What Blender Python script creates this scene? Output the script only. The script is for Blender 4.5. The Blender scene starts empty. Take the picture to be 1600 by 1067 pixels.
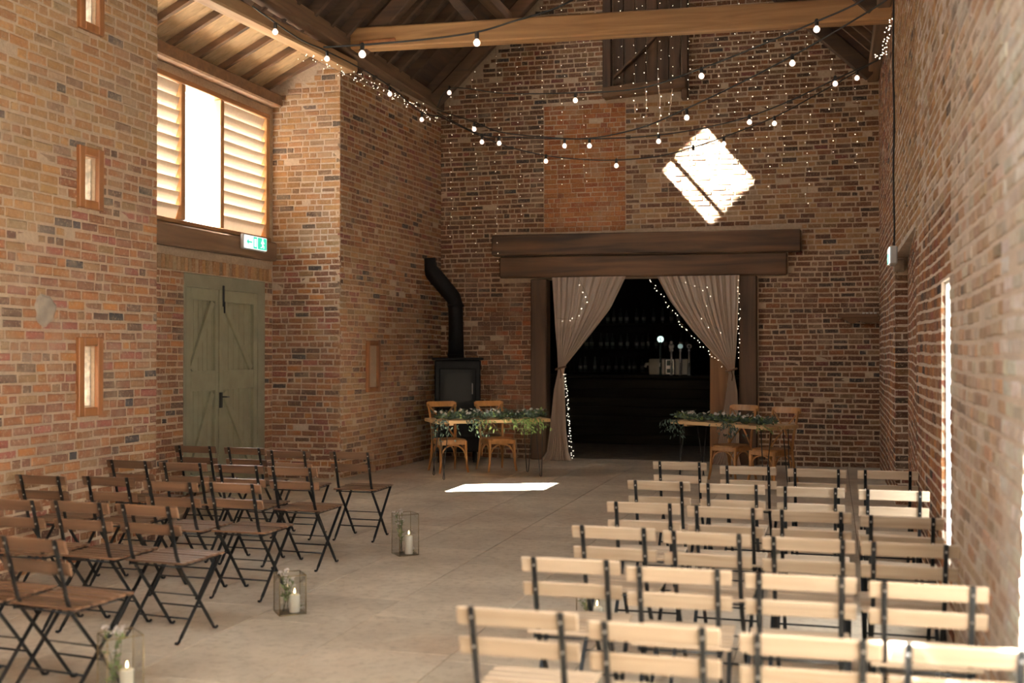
import bpy, math, random
import numpy as np
from mathutils import Vector, Matrix
PI = math.pi
SC = bpy.context.scene
COL = SC.collection
rnd = random.Random(7)

# ------------------------------------------------------------------ camera
F_PX = 1750.0
EYE = 1.68
YAW = math.atan(500 / F_PX)
PIT = math.atan(16.5 / F_PX)
cd = bpy.data.cameras.new('camera')
cd.sensor_width = 36.0
cd.lens = 36.0 * F_PX / 1600.0
cd.clip_start = 0.05
cd.dof.use_dof = True
cd.dof.focus_distance = 12.0
cd.dof.aperture_fstop = 1.6
cam = bpy.data.objects.new('camera', cd)
COL.objects.link(cam)
cam.location = (0, 0, EYE)
cam.rotation_euler = (PI / 2 + PIT, 0, YAW)
SC.camera = cam

# ------------------------------------------------------------------ light
w = bpy.data.worlds.new('sky')
SC.world = w
w.use_nodes = True
bgn = w.node_tree.nodes['Background']
bgn.inputs[0].default_value = (0.99, 0.98, 0.965, 1)
bgn.inputs[1].default_value = 17.0
SUN_D = Vector((2.25, 1.0, -2.62)).normalized()
sl = bpy.data.lights.new('sun', 'SUN')
sl.energy = 230.0
sl.angle = math.radians(0.6)
sl.color = (1.0, 0.975, 0.94)
so = bpy.data.objects.new('sun', sl)
COL.objects.link(so)
so.location = (-20, 0, 30)
so.rotation_euler = SUN_D.to_track_quat('-Z', 'Y').to_euler()


def portal(name, c, nrm, sx, sy):
    l = bpy.data.lights.new(name, 'AREA')
    l.shape = 'RECTANGLE'
    l.size = sx
    l.size_y = sy
    l.cycles.is_portal = True
    o = bpy.data.objects.new(name, l)
    COL.objects.link(o)
    o.location = c
    o.rotation_euler = Vector(nrm).to_track_quat('-Z', 'Y').to_euler()
    return o


portal('portal_window', (-7.5, 11.6, 4.0), (1, 0, 0), 1.7, 3.9)
portal('portal_slit', (1.2, 7.26, 1.3), (-1, 0, 0), 1.7, 0.6)
portal('portal_roof', (-4.25, .4, 7.75), (.695, 0, -.719), 2.4, 3.0)
SC.view_settings.view_transform = 'Standard'
SC.view_settings.look = 'None'
SC.view_settings.exposure = 0.5
SC.view_settings.gamma = 1.0
SC.view_settings.use_curve_mapping = False
SC.cycles.max_bounces = 10
SC.cycles.diffuse_bounces = 6
SC.cycles.transparent_max_bounces = 16
SC.cycles.transmission_bounces = 8
SC.cycles.sample_clamp_indirect = 6.0
SC.cycles.caustics_reflective = False
SC.cycles.caustics_refractive = False
SC.cycles.use_denoising = True

# ------------------------------------------------------------------ pixel -> point helpers
_fw = np.array([-math.sin(YAW) * math.cos(PIT), math.cos(YAW) * math.cos(PIT), math.sin(PIT)])
_rt = np.array([math.cos(YAW), math.sin(YAW), 0.0])
_up = np.cross(_rt, _fw)
_C = np.array([0, 0, EYE])


def ray(x, y):
    return _rt * (x - 800) + _up * (533.5 - y) + _fw * F_PX


def atY(x, y, v):
    d = ray(x, y)
    return Vector(_C + d * (v / d[1]))


def atX(x, y, v):
    d = ray(x, y)
    return Vector(_C + d * (v / d[0]))


def atZ(x, y, v=0.0):
    d = ray(x, y)
    return Vector(_C + d * ((v - EYE) / d[2]))


def proj(p):
    q = np.asarray(p) - _C
    dz = q @ _fw
    return 800 + F_PX * (q @ _rt) / dz, 533.5 - F_PX * (q @ _up) / dz, dz


# ------------------------------------------------------------------ mesh builder
class MB:
    def __init__(s):
        s.v, s.f, s.sm = [], [], []

    def add(s, vs, fs, smooth=False):
        b = len(s.v)
        s.v += [tuple(x) for x in vs]
        s.f += [tuple(b + i for i in f) for f in fs]
        s.sm += [smooth] * len(fs)
        return s

    def box(s, c, d, R=None, ch=0.0):
        c = Vector(c)
        hx, hy, hz = d[0] / 2, d[1] / 2, d[2] / 2
        sg = [(-1, -1, -1), (1, -1, -1), (1, 1, -1), (-1, 1, -1), (-1, -1, 1), (1, -1, 1), (1, 1, 1), (-1, 1, 1)]
        if ch <= 0:
            vs = [Vector((a * hx, b * hy, e * hz)) for a, b, e in sg]
            fs = [(0, 3, 2, 1), (4, 5, 6, 7), (0, 1, 5, 4), (1, 2, 6, 5), (2, 3, 7, 6), (3, 0, 4, 7)]
        else:
            ch = min(ch, hx * .9, hy * .9, hz * .9)
            vs = []
            for a, b, e in sg:
                vs += [Vector((a * hx, b * (hy - ch), e * (hz - ch))), Vector((a * (hx - ch), b * hy, e * (hz - ch))),
                       Vector((a * (hx - ch), b * (hy - ch), e * hz))]
            ix = lambda i, k: i * 3 + k
            fs = []
            quads = [(0, 3, 2, 1, 2), (4, 5, 6, 7, 2), (0, 1, 5, 4, 1), (1, 2, 6, 5, 0), (2, 3, 7, 6, 1), (3, 0, 4, 7, 0)]
            for a, b, cc, dd, k in quads:
                fs.append((ix(a, k), ix(b, k), ix(cc, k), ix(dd, k)))
            eds = [(0, 1, 1, 2), (1, 2, 0, 2), (2, 3, 1, 2), (3, 0, 0, 2), (4, 5, 1, 2), (5, 6, 0, 2), (6, 7, 1, 2), (7, 4, 0, 2),
                   (0, 4, 0, 1), (1, 5, 0, 1), (2, 6, 0, 1), (3, 7, 0, 1)]
            for a, b, k1, k2 in eds:
                fs.append((ix(a, k1), ix(b, k1), ix(b, k2), ix(a, k2)))
            for i in range(8):
                fs.append((ix(i, 0), ix(i, 1), ix(i, 2)))
        if R is not None:
            vs = [R @ x for x in vs]
        return s.add([x + c for x in vs], fs)

    def bar(s, p0, p1, w_, h_, up=(0, 0, 1), ch=0.0):
        """box from p0 to p1; w_ across, h_ along up."""
        p0, p1 = Vector(p0), Vector(p1)
        d = p1 - p0
        L = d.length
        x = d.normalized()
        u = Vector(up)
        y = u.cross(x)
        if y.length < 1e-5:
            y = Vector((1, 0, 0)).cross(x)
        y.normalize()
        z = x.cross(y)
        R = Matrix((x, y, z)).transposed()
        return s.box((p0 + p1) / 2, (L, w_, h_), R, ch)

    def tube(s, pts, r, n=8, cap=True):
        pts = [Vector(p) for p in pts]
        m = len(pts)
        rs = r if isinstance(r, (list, tuple)) else [r] * m
        vs = []
        prev = None
        for i, p in enumerate(pts):
            t = (pts[min(i + 1, m - 1)] - pts[max(i - 1, 0)]).normalized()
            if prev is None:
                a = Vector((0, 0, 1)) if abs(t.z) < .9 else Vector((1, 0, 0))
                prev = t.cross(a).normalized()
            else:
                prev = (prev - t * prev.dot(t)).normalized()
            b = t.cross(prev)
            for k in range(n):
                a = 2 * PI * k / n
                vs.append(p + (prev * math.cos(a) + b * math.sin(a)) * rs[i])
        fs = []
        for i in range(m - 1):
            for k in range(n):
                fs.append((i * n + k, i * n + (k + 1) % n, (i + 1) * n + (k + 1) % n, (i + 1) * n + k))
        s.add(vs, fs, True)
        if cap:
            b = len(s.v) - len(vs)
            s.f += [tuple(b + k for k in reversed(range(n))), tuple(b + (m - 1) * n + k for k in range(n))]
            s.sm += [False, False]
        return s

    def lathe(s, prof, c=(0, 0, 0), n=14, R=None):
        c = Vector(c)
        vs = []
        for r_, z_ in prof:
            for k in range(n):
                a = 2 * PI * k / n
                q = Vector((r_ * math.cos(a), r_ * math.sin(a), z_))
                vs.append((R @ q if R is not None else q) + c)
        fs = []
        for i in range(len(prof) - 1):
            for k in range(n):
                fs.append((i * n + k, i * n + (k + 1) % n, (i + 1) * n + (k + 1) % n, (i + 1) * n + k))
        m = len(prof)
        fs.append(tuple(reversed(range(n))))
        fs.append(tuple((m - 1) * n + k for k in range(n)))
        return s.add(vs, fs, True)

    def ball(s, c, r, n=10, m=7, sz=1.0):
        prof = [(max(1e-4, r * math.sin(PI * i / m)), -r * sz * math.cos(PI * i / m)) for i in range(m + 1)]
        return s.lathe(prof, c, n)

    def build(s, name, mat, parent=None, world=False):
        me = bpy.data.meshes.new(name)
        vs = s.v
        if parent is not None and world:
            rt = parent
            while rt.parent is not None:
                rt = rt.parent
            l = rt.location
            vs = [(a - l.x, b - l.y, c - l.z) for a, b, c in vs]
        me.from_pydata(vs, [], s.f)
        me.polygons.foreach_set('use_smooth', s.sm)
        me.materials.append(mat)
        me.update()
        o = bpy.data.objects.new(name, me)
        COL.objects.link(o)
        if parent is not None:
            o.parent = parent
        return o


def tag(o, label, cat, group=None, kind=None):
    o['label'] = label
    o['category'] = cat
    if group:
        o['group'] = group
    if kind:
        o['kind'] = kind
    return o


def thing(name, label, cat, loc=(0, 0, 0), rz=0.0, group=None, kind=None):
    o = bpy.data.objects.new(name, None)
    o.empty_display_size = .1
    COL.objects.link(o)
    o.location = loc
    o.rotation_euler = (0, 0, rz)
    return tag(o, label, cat, group, kind)


def copy_tree(o, parent=None):
    c = o.copy()
    COL.objects.link(c)
    c.parent = parent
    for ch in list(o.children):
        copy_tree(ch, c)
    return c


# ------------------------------------------------------------------ materials
def new_mat(name):
    m = bpy.data.materials.new(name)
    m.use_nodes = True
    nt = m.node_tree
    return m, nt, nt.nodes['Principled BSDF']


def nd(nt, t, **kw):
    n = nt.nodes.new(t)
    for k, v in kw.items():
        setattr(n, k, v)
    return n


def lk(nt, a, b):
    nt.links.new(a, b)


def mixc(nt, fac, a, b, blend='MIX'):
    n = nt.nodes.new('ShaderNodeMix')
    n.data_type = 'RGBA'
    n.blend_type = blend
    for s, v in ((n.inputs[0], fac), (n.inputs[6], a), (n.inputs[7], b)):
        if hasattr(v, 'is_output'):
            nt.links.new(v, s)
        else:
            s.default_value = v if not isinstance(v, tuple) else (*v[:3], 1)
    return n.outputs[2]


def ramp(nt, fac, p0, p1, v0=0., v1=1.):
    n = nt.nodes.new('ShaderNodeMapRange')
    nt.links.new(fac, n.inputs[0])
    n.inputs[1].default_value = p0
    n.inputs[2].default_value = p1
    n.inputs[3].default_value = v0
    n.inputs[4].default_value = v1
    n.clamp = True
    return n.outputs[0]


def noise(nt, scale, detail=3., rough=.55, coord='Object', stretch=None, dist=0.):
    tc = nt.nodes.new('ShaderNodeTexCoord')
    src = tc.outputs[coord]
    if stretch:
        mp = nt.nodes.new('ShaderNodeMapping')
        mp.inputs['Scale'].default_value = stretch
        nt.links.new(src, mp.inputs[0])
        src = mp.outputs[0]
    n = nt.nodes.new('ShaderNodeTexNoise')
    n.inputs['Scale'].default_value = scale
    n.inputs['Detail'].default_value = detail
    n.inputs['Roughness'].default_value = rough
    n.inputs['Distortion'].default_value = dist
    nt.links.new(src, n.inputs['Vector'])
    return n.outputs['Fac']


def geo_noise(nt, scale, detail=3., rough=.55, stretch=None):
    """noise in world position, so that pieces of one surface share it"""
    g = nt.nodes.new('ShaderNodeNewGeometry')
    src = g.outputs['Position']
    if stretch:
        mp = nt.nodes.new('ShaderNodeMapping')
        mp.inputs['Scale'].default_value = stretch
        nt.links.new(src, mp.inputs[0])
        src = mp.outputs[0]
    n = nt.nodes.new('ShaderNodeTexNoise')
    n.inputs['Scale'].default_value = scale
    n.inputs['Detail'].default_value = detail
    n.inputs['Roughness'].default_value = rough
    nt.links.new(src, n.inputs['Vector'])
    return n.outputs['Fac']


def bump(nt, bs, h, strength=.4, dist=.01):
    b = nt.nodes.new('ShaderNodeBump')
    b.inputs['Strength'].default_value = strength
    b.inputs['Distance'].default_value = dist
    nt.links.new(h, b.inputs['Height'])
    nt.links.new(b.outputs[0], bs.inputs['Normal'])


def plain(name, col, rough=.6, metal=0., noise_amt=.25, nscale=12., bmp=0., spec=.5):
    m, nt, bs = new_mat(name)
    bs.inputs['Specular IOR Level'].default_value = spec
    n = noise(nt, nscale, 4)
    c2 = tuple(x * (1 - noise_amt) for x in col)
    c1 = tuple(min(1, x * (1 + noise_amt * .6)) for x in col)
    lk(nt, mixc(nt, ramp(nt, n, .35, .65), c2, c1), bs.inputs['Base Color'])
    bs.inputs['Roughness'].default_value = rough
    bs.inputs['Metallic'].default_value = metal
    if bmp:
        bump(nt, bs, n, bmp, .004)
    return m


def wood(name, dark, light, axis='X', rough=.55, fine=26., rand=.25, bmp=.25):
    m, nt, bs = new_mat(name)
    st = {'X': (.07, 1, 1), 'Y': (1, .07, 1), 'Z': (1, 1, .07)}[axis]
    oi = nd(nt, 'ShaderNodeObjectInfo')
    tc = nd(nt, 'ShaderNodeTexCoord')
    ad = nd(nt, 'ShaderNodeVectorMath', operation='ADD')
    sc = nd(nt, 'ShaderNodeMath', operation='MULTIPLY')
    lk(nt, oi.outputs['Random'], sc.inputs[0])
    sc.inputs[1].default_value = 37.0
    lk(nt, tc.outputs['Object'], ad.inputs[0])
    lk(nt, sc.outputs[0], ad.inputs[1])
    mp = nd(nt, 'ShaderNodeMapping')
    mp.inputs['Scale'].default_value = st
    lk(nt, ad.outputs[0], mp.inputs[0])

    def nz(s, d, dist=0.):
        n = nd(nt, 'ShaderNodeTexNoise')
        n.inputs['Scale'].default_value = s
        n.inputs['Detail'].default_value = d
        n.inputs['Distortion'].default_value = dist
        lk(nt, mp.outputs[0], n.inputs['Vector'])
        return n.outputs['Fac']
    a, b = nz(fine, 5, .6), nz(5., 3, 1.5)
    c = mixc(nt, ramp(nt, a, .3, .7), dark, light)
    mid = tuple((x + y) / 2 * .75 for x, y in zip(dark, light))
    c = mixc(nt, ramp(nt, b, .5, .72, 0, .55), c, mid)
    v = nd(nt, 'ShaderNodeHueSaturation')
    lk(nt, c, v.inputs['Color'])
    lk(nt, ramp(nt, oi.outputs['Random'], 0, 1, 1 - rand, 1 + rand), v.inputs['Value'])
    lk(nt, v.outputs[0], bs.inputs['Base Color'])
    bs.inputs['Roughness'].default_value = rough
    bump(nt, bs, a, bmp, .003)
    return m


def brick_mat(name, per_object):
    m, nt, bs = new_mat(name)
    if per_object:
        base = nd(nt, 'ShaderNodeObjectInfo').outputs['Color']
    else:
        base = nd(nt, 'ShaderNodeAttribute', attribute_name='tone').outputs['Color']
    n1 = geo_noise(nt, 22., 4, .65)
    n2 = geo_noise(nt, 3.0, 3, .6)
    n3 = geo_noise(nt, 42., 3, .65)
    c = mixc(nt, ramp(nt, n1, .35, .7, 0, .75), base, mixc(nt, 1.0, base, (.62, .55, .5), 'MULTIPLY'))
    c = mixc(nt, ramp(nt, n2, .52, .72, 0, .5), c, (.42, .31, .21))      # lime bloom in large patches
    c = mixc(nt, ramp(nt, n3, .55, .66, 0, .6), c, (.50, .385, .275))     # mortar crumbs
    lk(nt, c, bs.inputs['Base Color'])
    bs.inputs['Roughness'].default_value = .92
    bs.inputs['Specular IOR Level'].default_value = .2
    bump(nt, bs, n1, .7, .008)
    return m


def mortar_mat(name, c1, c2):
    m, nt, bs = new_mat(name)
    n1 = geo_noise(nt, 30., 4, .7)
    n2 = geo_noise(nt, 1.6, 3, .6)
    c = mixc(nt, ramp(nt, n1, .3, .7), c1, c2)
    c = mixc(nt, ramp(nt, n2, .45, .75, 0, .5), c, tuple(x * .6 for x in c1))
    lk(nt, c, bs.inputs['Base Color'])
    bs.inputs['Roughness'].default_value = .95
    bs.inputs['Specular IOR Level'].default_value = .15
    bump(nt, bs, n1, .9, .012)
    return m


def emit(name, col, s):
    m, nt, bs = new_mat(name)
    bs.inputs['Base Color'].default_value = (*col, 1)
    bs.inputs['Emission Color'].default_value = (*col, 1)
    bs.inputs['Emission Strength'].default_value = s
    return m


def thin_glass(name, tint=(1, 1, 1)):
    m = bpy.data.materials.new(name)
    m.use_nodes = True
    nt = m.node_tree
    nt.nodes.clear()
    o = nd(nt, 'ShaderNodeOutputMaterial')
    t = nd(nt, 'ShaderNodeBsdfTransparent')
    t.inputs[0].default_value = (*tint, 1)
    g = nd(nt, 'ShaderNodeBsdfGlossy')
    g.inputs['Roughness'].default_value = .02
    fr = nd(nt, 'ShaderNodeLayerWeight')
    mx = nd(nt, 'ShaderNodeMixShader')
    pw = nd(nt, 'ShaderNodeMath', operation='POWER')
    lk(nt, fr.outputs['Facing'], pw.inputs[0])
    pw.inputs[1].default_value = 4.0
    lk(nt, ramp(nt, pw.outputs[0], 0, 1, .03, .6), mx.inputs[0])
    lk(nt, t.outputs[0], mx.inputs[1])
    lk(nt, g.outputs[0], mx.inputs[2])
    lk(nt, mx.outputs[0], o.inputs[0])
    return m


def cloth_mat(name, col, transl=.35):
    m = bpy.data.materials.new(name)
    m.use_nodes = True
    nt = m.node_tree
    nt.nodes.clear()
    o = nd(nt, 'ShaderNodeOutputMaterial')
    d = nd(nt, 'ShaderNodeBsdfDiffuse')
    t = nd(nt, 'ShaderNodeBsdfTranslucent')
    n = noise(nt, 40., 3, stretch=(1, 1, .1))
    c = mixc(nt, n, tuple(x * .8 for x in col), col)
    lk(nt, c, d.inputs[0])
    lk(nt, c, t.inputs[0])
    mx = nd(nt, 'ShaderNodeMixShader')
    mx.inputs[0].default_value = transl
    lk(nt, d.outputs[0], mx.inputs[1])
    lk(nt, t.outputs[0], mx.inputs[2])
    lk(nt, mx.outputs[0], o.inputs[0])
    return m


M = {}
M['brick_o'] = brick_mat('brick_single', True)
M['brick_s'] = brick_mat('brick_courses', False)
M['mortar'] = mortar_mat('lime_mortar', (.50, .38, .27), (.66, .53, .39))
M['mortar_pale'] = mortar_mat('pale_mortar', (.55, .45, .36), (.72, .63, .53))
M['mortar_red'] = mortar_mat('red_mortar', (.36, .16, .08), (.46, .24, .12))
M['render'] = plain('grey_render', (.42, .36, .29), .95, 0, .3, 9, .5)
M['white'] = plain('white_reveal', (.82, .81, .78), .9, 0, .06, 8)
M['limewash'] = plain('limewash', (.62, .56, .48), .95, 0, .35, 24, .5)
M['oak'] = wood('light_oak', (.30, .155, .06), (.62, .37, .17), 'X', .65, 10, .08)
M['oak_y'] = wood('light_oak_long', (.40, .24, .12), (.62, .42, .23), 'Y', .65, 10, .08)
M['old_x'] = wood('old_timber', (.035, .019, .010), (.17, .088, .042), 'X', .75, 9, .1, .5)
M['old_y'] = wood('old_timber_long', (.08, .045, .025), (.20, .115, .06), 'Y', .75, 9, .1, .5)
M['old_z'] = wood('old_timber_upright', (.045, .025, .014), (.11, .06, .032), 'Z', .75, 9, .1, .5)
M['post_z'] = wood('warm_post', (.16, .075, .03), (.30, .15, .06), 'Z', .7, 9, .1, .4)
M['roof_b'] = wood('dark_roof_board', (.03, .017, .011), (.085, .045, .024), 'Y', .85, 12, .3, .4)
M['rafter'] = wood('dark_rafter', (.045, .025, .015), (.10, .055, .03), 'X', .8, 12, .25, .4)
M['porch_b'] = wood('pale_porch_board', (.60, .42, .23), (.82, .62, .38), 'X', .7, 18, .14, .3)
M['porch_r'] = wood('porch_rafter', (.09, .045, .02), (.18, .095, .043), 'X', .75, 14, .12, .3)
M['frame_w'] = wood('window_wood', (.34, .17, .065), (.55, .31, .13), 'Z', .55, 14, .1)
M['frame_y'] = wood('window_wood_long', (.30, .14, .055), (.48, .25, .10), 'Y', .55, 14, .1)
M['slit_w'] = wood('slit_frame_wood', (.20, .075, .025), (.36, .15, .05), 'Z', .5, 14, .12)
M['louvre'] = cloth_mat('louvre_board', (.82, .72, .60), .10)
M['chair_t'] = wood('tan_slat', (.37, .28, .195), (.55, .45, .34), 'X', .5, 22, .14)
M['chair_shade'] = wood('shaded_slat', (.07, .037, .021), (.16, .088, .05), 'X', .30, 22, .2)  # darker copy of the tan slat wood; backlit shade put into its colour
M['bent'] = wood('honey_bentwood', (.34, .155, .045), (.52, .26, .085), 'Z', .4, 16, .08)
M['table'] = wood('table_plank', (.45, .27, .12), (.66, .44, .22), 'X', .5, 14, .1)
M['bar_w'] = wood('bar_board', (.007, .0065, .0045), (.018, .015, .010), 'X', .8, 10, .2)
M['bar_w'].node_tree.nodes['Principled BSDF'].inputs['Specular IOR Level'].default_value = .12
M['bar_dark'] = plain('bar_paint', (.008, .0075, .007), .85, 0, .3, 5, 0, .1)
M['black'] = plain('black_steel', (.012, .014, .016), .42, .6, .25, 30)
M['iron'] = plain('stove_iron', (.008, .008, .0085), .6, 0, .3, 18, .2, .12)
M['rod'] = plain('dark_rod', (.03, .028, .025), .4, .7, .2, 30)
M['steel'] = plain('steel', (.55, .55, .55), .3, 1., .1, 20)
M['rubber'] = plain('black_cable', (.012, .011, .010), .6, 0, .2, 30)
M['door'] = plain('sage_paint', (.27, .262, .175), .55, 0, .12, 4)
M['door_d'] = plain('sage_paint_frame', (.235, .23, .16), .6, 0, .12, 4)
M['curtain'] = cloth_mat('sheer_curtain', (.90, .76, .64), .40)
M['rope'] = plain('tie_cord', (.22, .13, .08), .9, 0, .3, 40)
M['leaf'] = plain('eucalyptus_leaf', (.075, .12, .085), .5, 0, .5, 9)
M['leaf_l'] = plain('fresh_leaf', (.17, .24, .07), .55, 0, .4, 6)
M['stem'] = plain('stem', (.07, .075, .035), .8)
M['petal'] = plain('white_petal', (.72, .68, .66), .8, 0, .1, 30)
M['wax'] = plain('candle_wax', (.80, .76, .66), .5, 0, .05, 10)
M['flame'] = emit('flame', (1, .72, .35), 12)
M['wick'] = plain('wick', (.03, .02, .02), .9)
M['glass'] = thin_glass('vase_glass', (.985, .992, .988))
M['pane'] = thin_glass('window_pane', (.97, .98, .98))
M['dirty'] = cloth_mat('dirty_pane', (.86, .85, .82), .75)
M['brass'] = plain('vase_edge', (.22, .17, .09), .4, .8, .2, 20)
M['bulb'] = emit('warm_bulb', (1, .80, .66), 1.5)
M['led'] = emit('micro_light', (1, .84, .62), 9)
M['wire'] = plain('copper_wire', (.10, .06, .035), .5, .6, .2, 30)
M['sign_w'] = emit('sign_white', (.90, 1, .97), 1.0)
M['sign_g'] = emit('sign_green', (.05, .62, .42), .75)
M['sign_box'] = plain('sign_case', (.55, .56, .56), .5, 0, .05, 10)
M['tap_lit'] = emit('lit_tap_disc', (.75, 1, .92), .9)
M['tap_dim'] = emit('dim_tap_disc', (.55, .75, .72), .22)
M['tap_box'] = plain('tap_cabinet', (.50, .48, .42), .5, 0, .1, 8)
M['ink'] = plain('dark_ink', (.03, .06, .06), .6)
M['bottle'] = plain('bottle_glass', (.05, .058, .055), .12, 0, .3, 6)
M['bottle_l'] = plain('bottle_label', (.16, .155, .14), .7, 0, .3, 20)
M['ground'] = plain('gravel', (.60, .56, .49), .95, 0, .2, 3)
M['tile_roof'] = plain('roof_covering', (.20, .10, .07), .9, 0, .3, 4)


def flag_mat():
    m, nt, bs = new_mat('flagstone')
    oi = nd(nt, 'ShaderNodeObjectInfo')
    n1 = geo_noise(nt, 1.1, 5, .62)
    n2 = geo_noise(nt, 14., 5, .7)
    n3 = geo_noise(nt, .75, 4, .6, (1, .8, 1))
    c = mixc(nt, ramp(nt, n1, .32, .68), (.42, .355, .275), (.68, .60, .475))
    c = mixc(nt, ramp(nt, n3, .55, .68, 0, .45), c, (.42, .27, .17))
    c = mixc(nt, ramp(nt, n2, .5, .75, 0, .6), c, (.30, .245, .185))
    v = nd(nt, 'ShaderNodeHueSaturation')
    lk(nt, c, v.inputs['Color'])
    lk(nt, ramp(nt, oi.outputs['Random'], 0, 1, .88, 1.1), v.inputs['Value'])
    lk(nt, v.outputs[0], bs.inputs['Base Color'])
    lk(nt, ramp(nt, n2, .3, .7, .42, .7), bs.inputs['Roughness'])
    bump(nt, bs, n2, .25, .004)
    return m


M['flag'] = flag_mat()

# ------------------------------------------------------------------ brickwork
PAL = [((.24, .105, .055), 5), ((.30, .14, .07), 4), ((.36, .165, .075), 3), ((.20, .10, .065), 3), ((.12, .07, .05), 2),
       ((.055, .045, .045), .7), ((.30, .18, .10), 1.6), ((.27, .10, .075), 2), ((.44, .20, .075), .9)]
PAL_WHITE = [((.72, .69, .65), 4), ((.66, .62, .56), 3), ((.60, .52, .45), 1)]
PAL_TAN = [((.40, .245, .13), 5), ((.45, .265, .13), 4), ((.42, .225, .105), 2.5), ((.36, .195, .10), 3), ((.27, .175, .115), 1.6),
           ((.12, .09, .075), .5), ((.44, .31, .20), 2)]
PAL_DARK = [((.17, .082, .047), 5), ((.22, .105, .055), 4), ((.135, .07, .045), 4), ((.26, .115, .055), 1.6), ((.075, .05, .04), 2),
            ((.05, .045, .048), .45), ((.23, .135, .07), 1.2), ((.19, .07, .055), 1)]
PAL_RED = [((.42, .17, .065), 5), ((.48, .21, .085), 4), ((.36, .13, .055), 3), ((.30, .115, .06), 1)]
PAL_PALE = [((.56, .45, .36), 4), ((.50, .37, .28), 4), ((.54, .36, .25), 2), ((.62, .54, .46), 4), ((.42, .31, .24), 1.5), ((.30, .25, .21), .4)]


def pick(pal, R):
    t = sum(w_ for _, w_ in pal)
    x = R.random() * t
    for c, w_ in pal:
        x -= w_
        if x <= 0:
            break
    k = R.uniform(.82, 1.18)
    return tuple(min(1, v * k * R.uniform(.96, 1.04) * q) for v, q in zip(c, (.985, 1.0, .97)))


def unit_brick(R, long_):
    ix = .006 / (.215 if long_ else .105)
    iz = .007 / .068
    iy = .16
    V = []
    for (yy, ax, az, j) in ((-1., 0, 0, 0.), (-iy, 0, 0, .025), (0., ix * 1.3, iz * 1.3, .032)):
        for sx, sz in ((-1, -1), (1, -1), (1, 1), (-1, 1)):
            V.append((sx * (.5 - ax) + R.uniform(-j, j) * .6, yy + R.uniform(-1, 1) * j * 1.5, sz * (.5 - az) + R.uniform(-j, j) * 2))
    Fq = []
    for a in (0, 4):
        for k in range(4):
            Fq.append((a + k, a + (k + 1) % 4, a + 4 + (k + 1) % 4, a + 4 + k))
    Fq.append((8, 9, 10, 11))
    return np.array(V), Fq


_R0 = random.Random(3)
UB = [unit_brick(_R0, True) for _ in range(10)], [unit_brick(_R0, False) for _ in range(8)]
UBM = []
for grp, nm in zip(UB, ('stretcher', 'header')):
    l = []
    for V, Fq in grp:
        me = bpy.data.meshes.new('brick')
        me.from_pydata([tuple(x) for x in V], [], Fq)
        me.materials.append(M['brick_o'])
        me.update()
        l.append(me)
    UBM.append(l)
BDEP = .035


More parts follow.
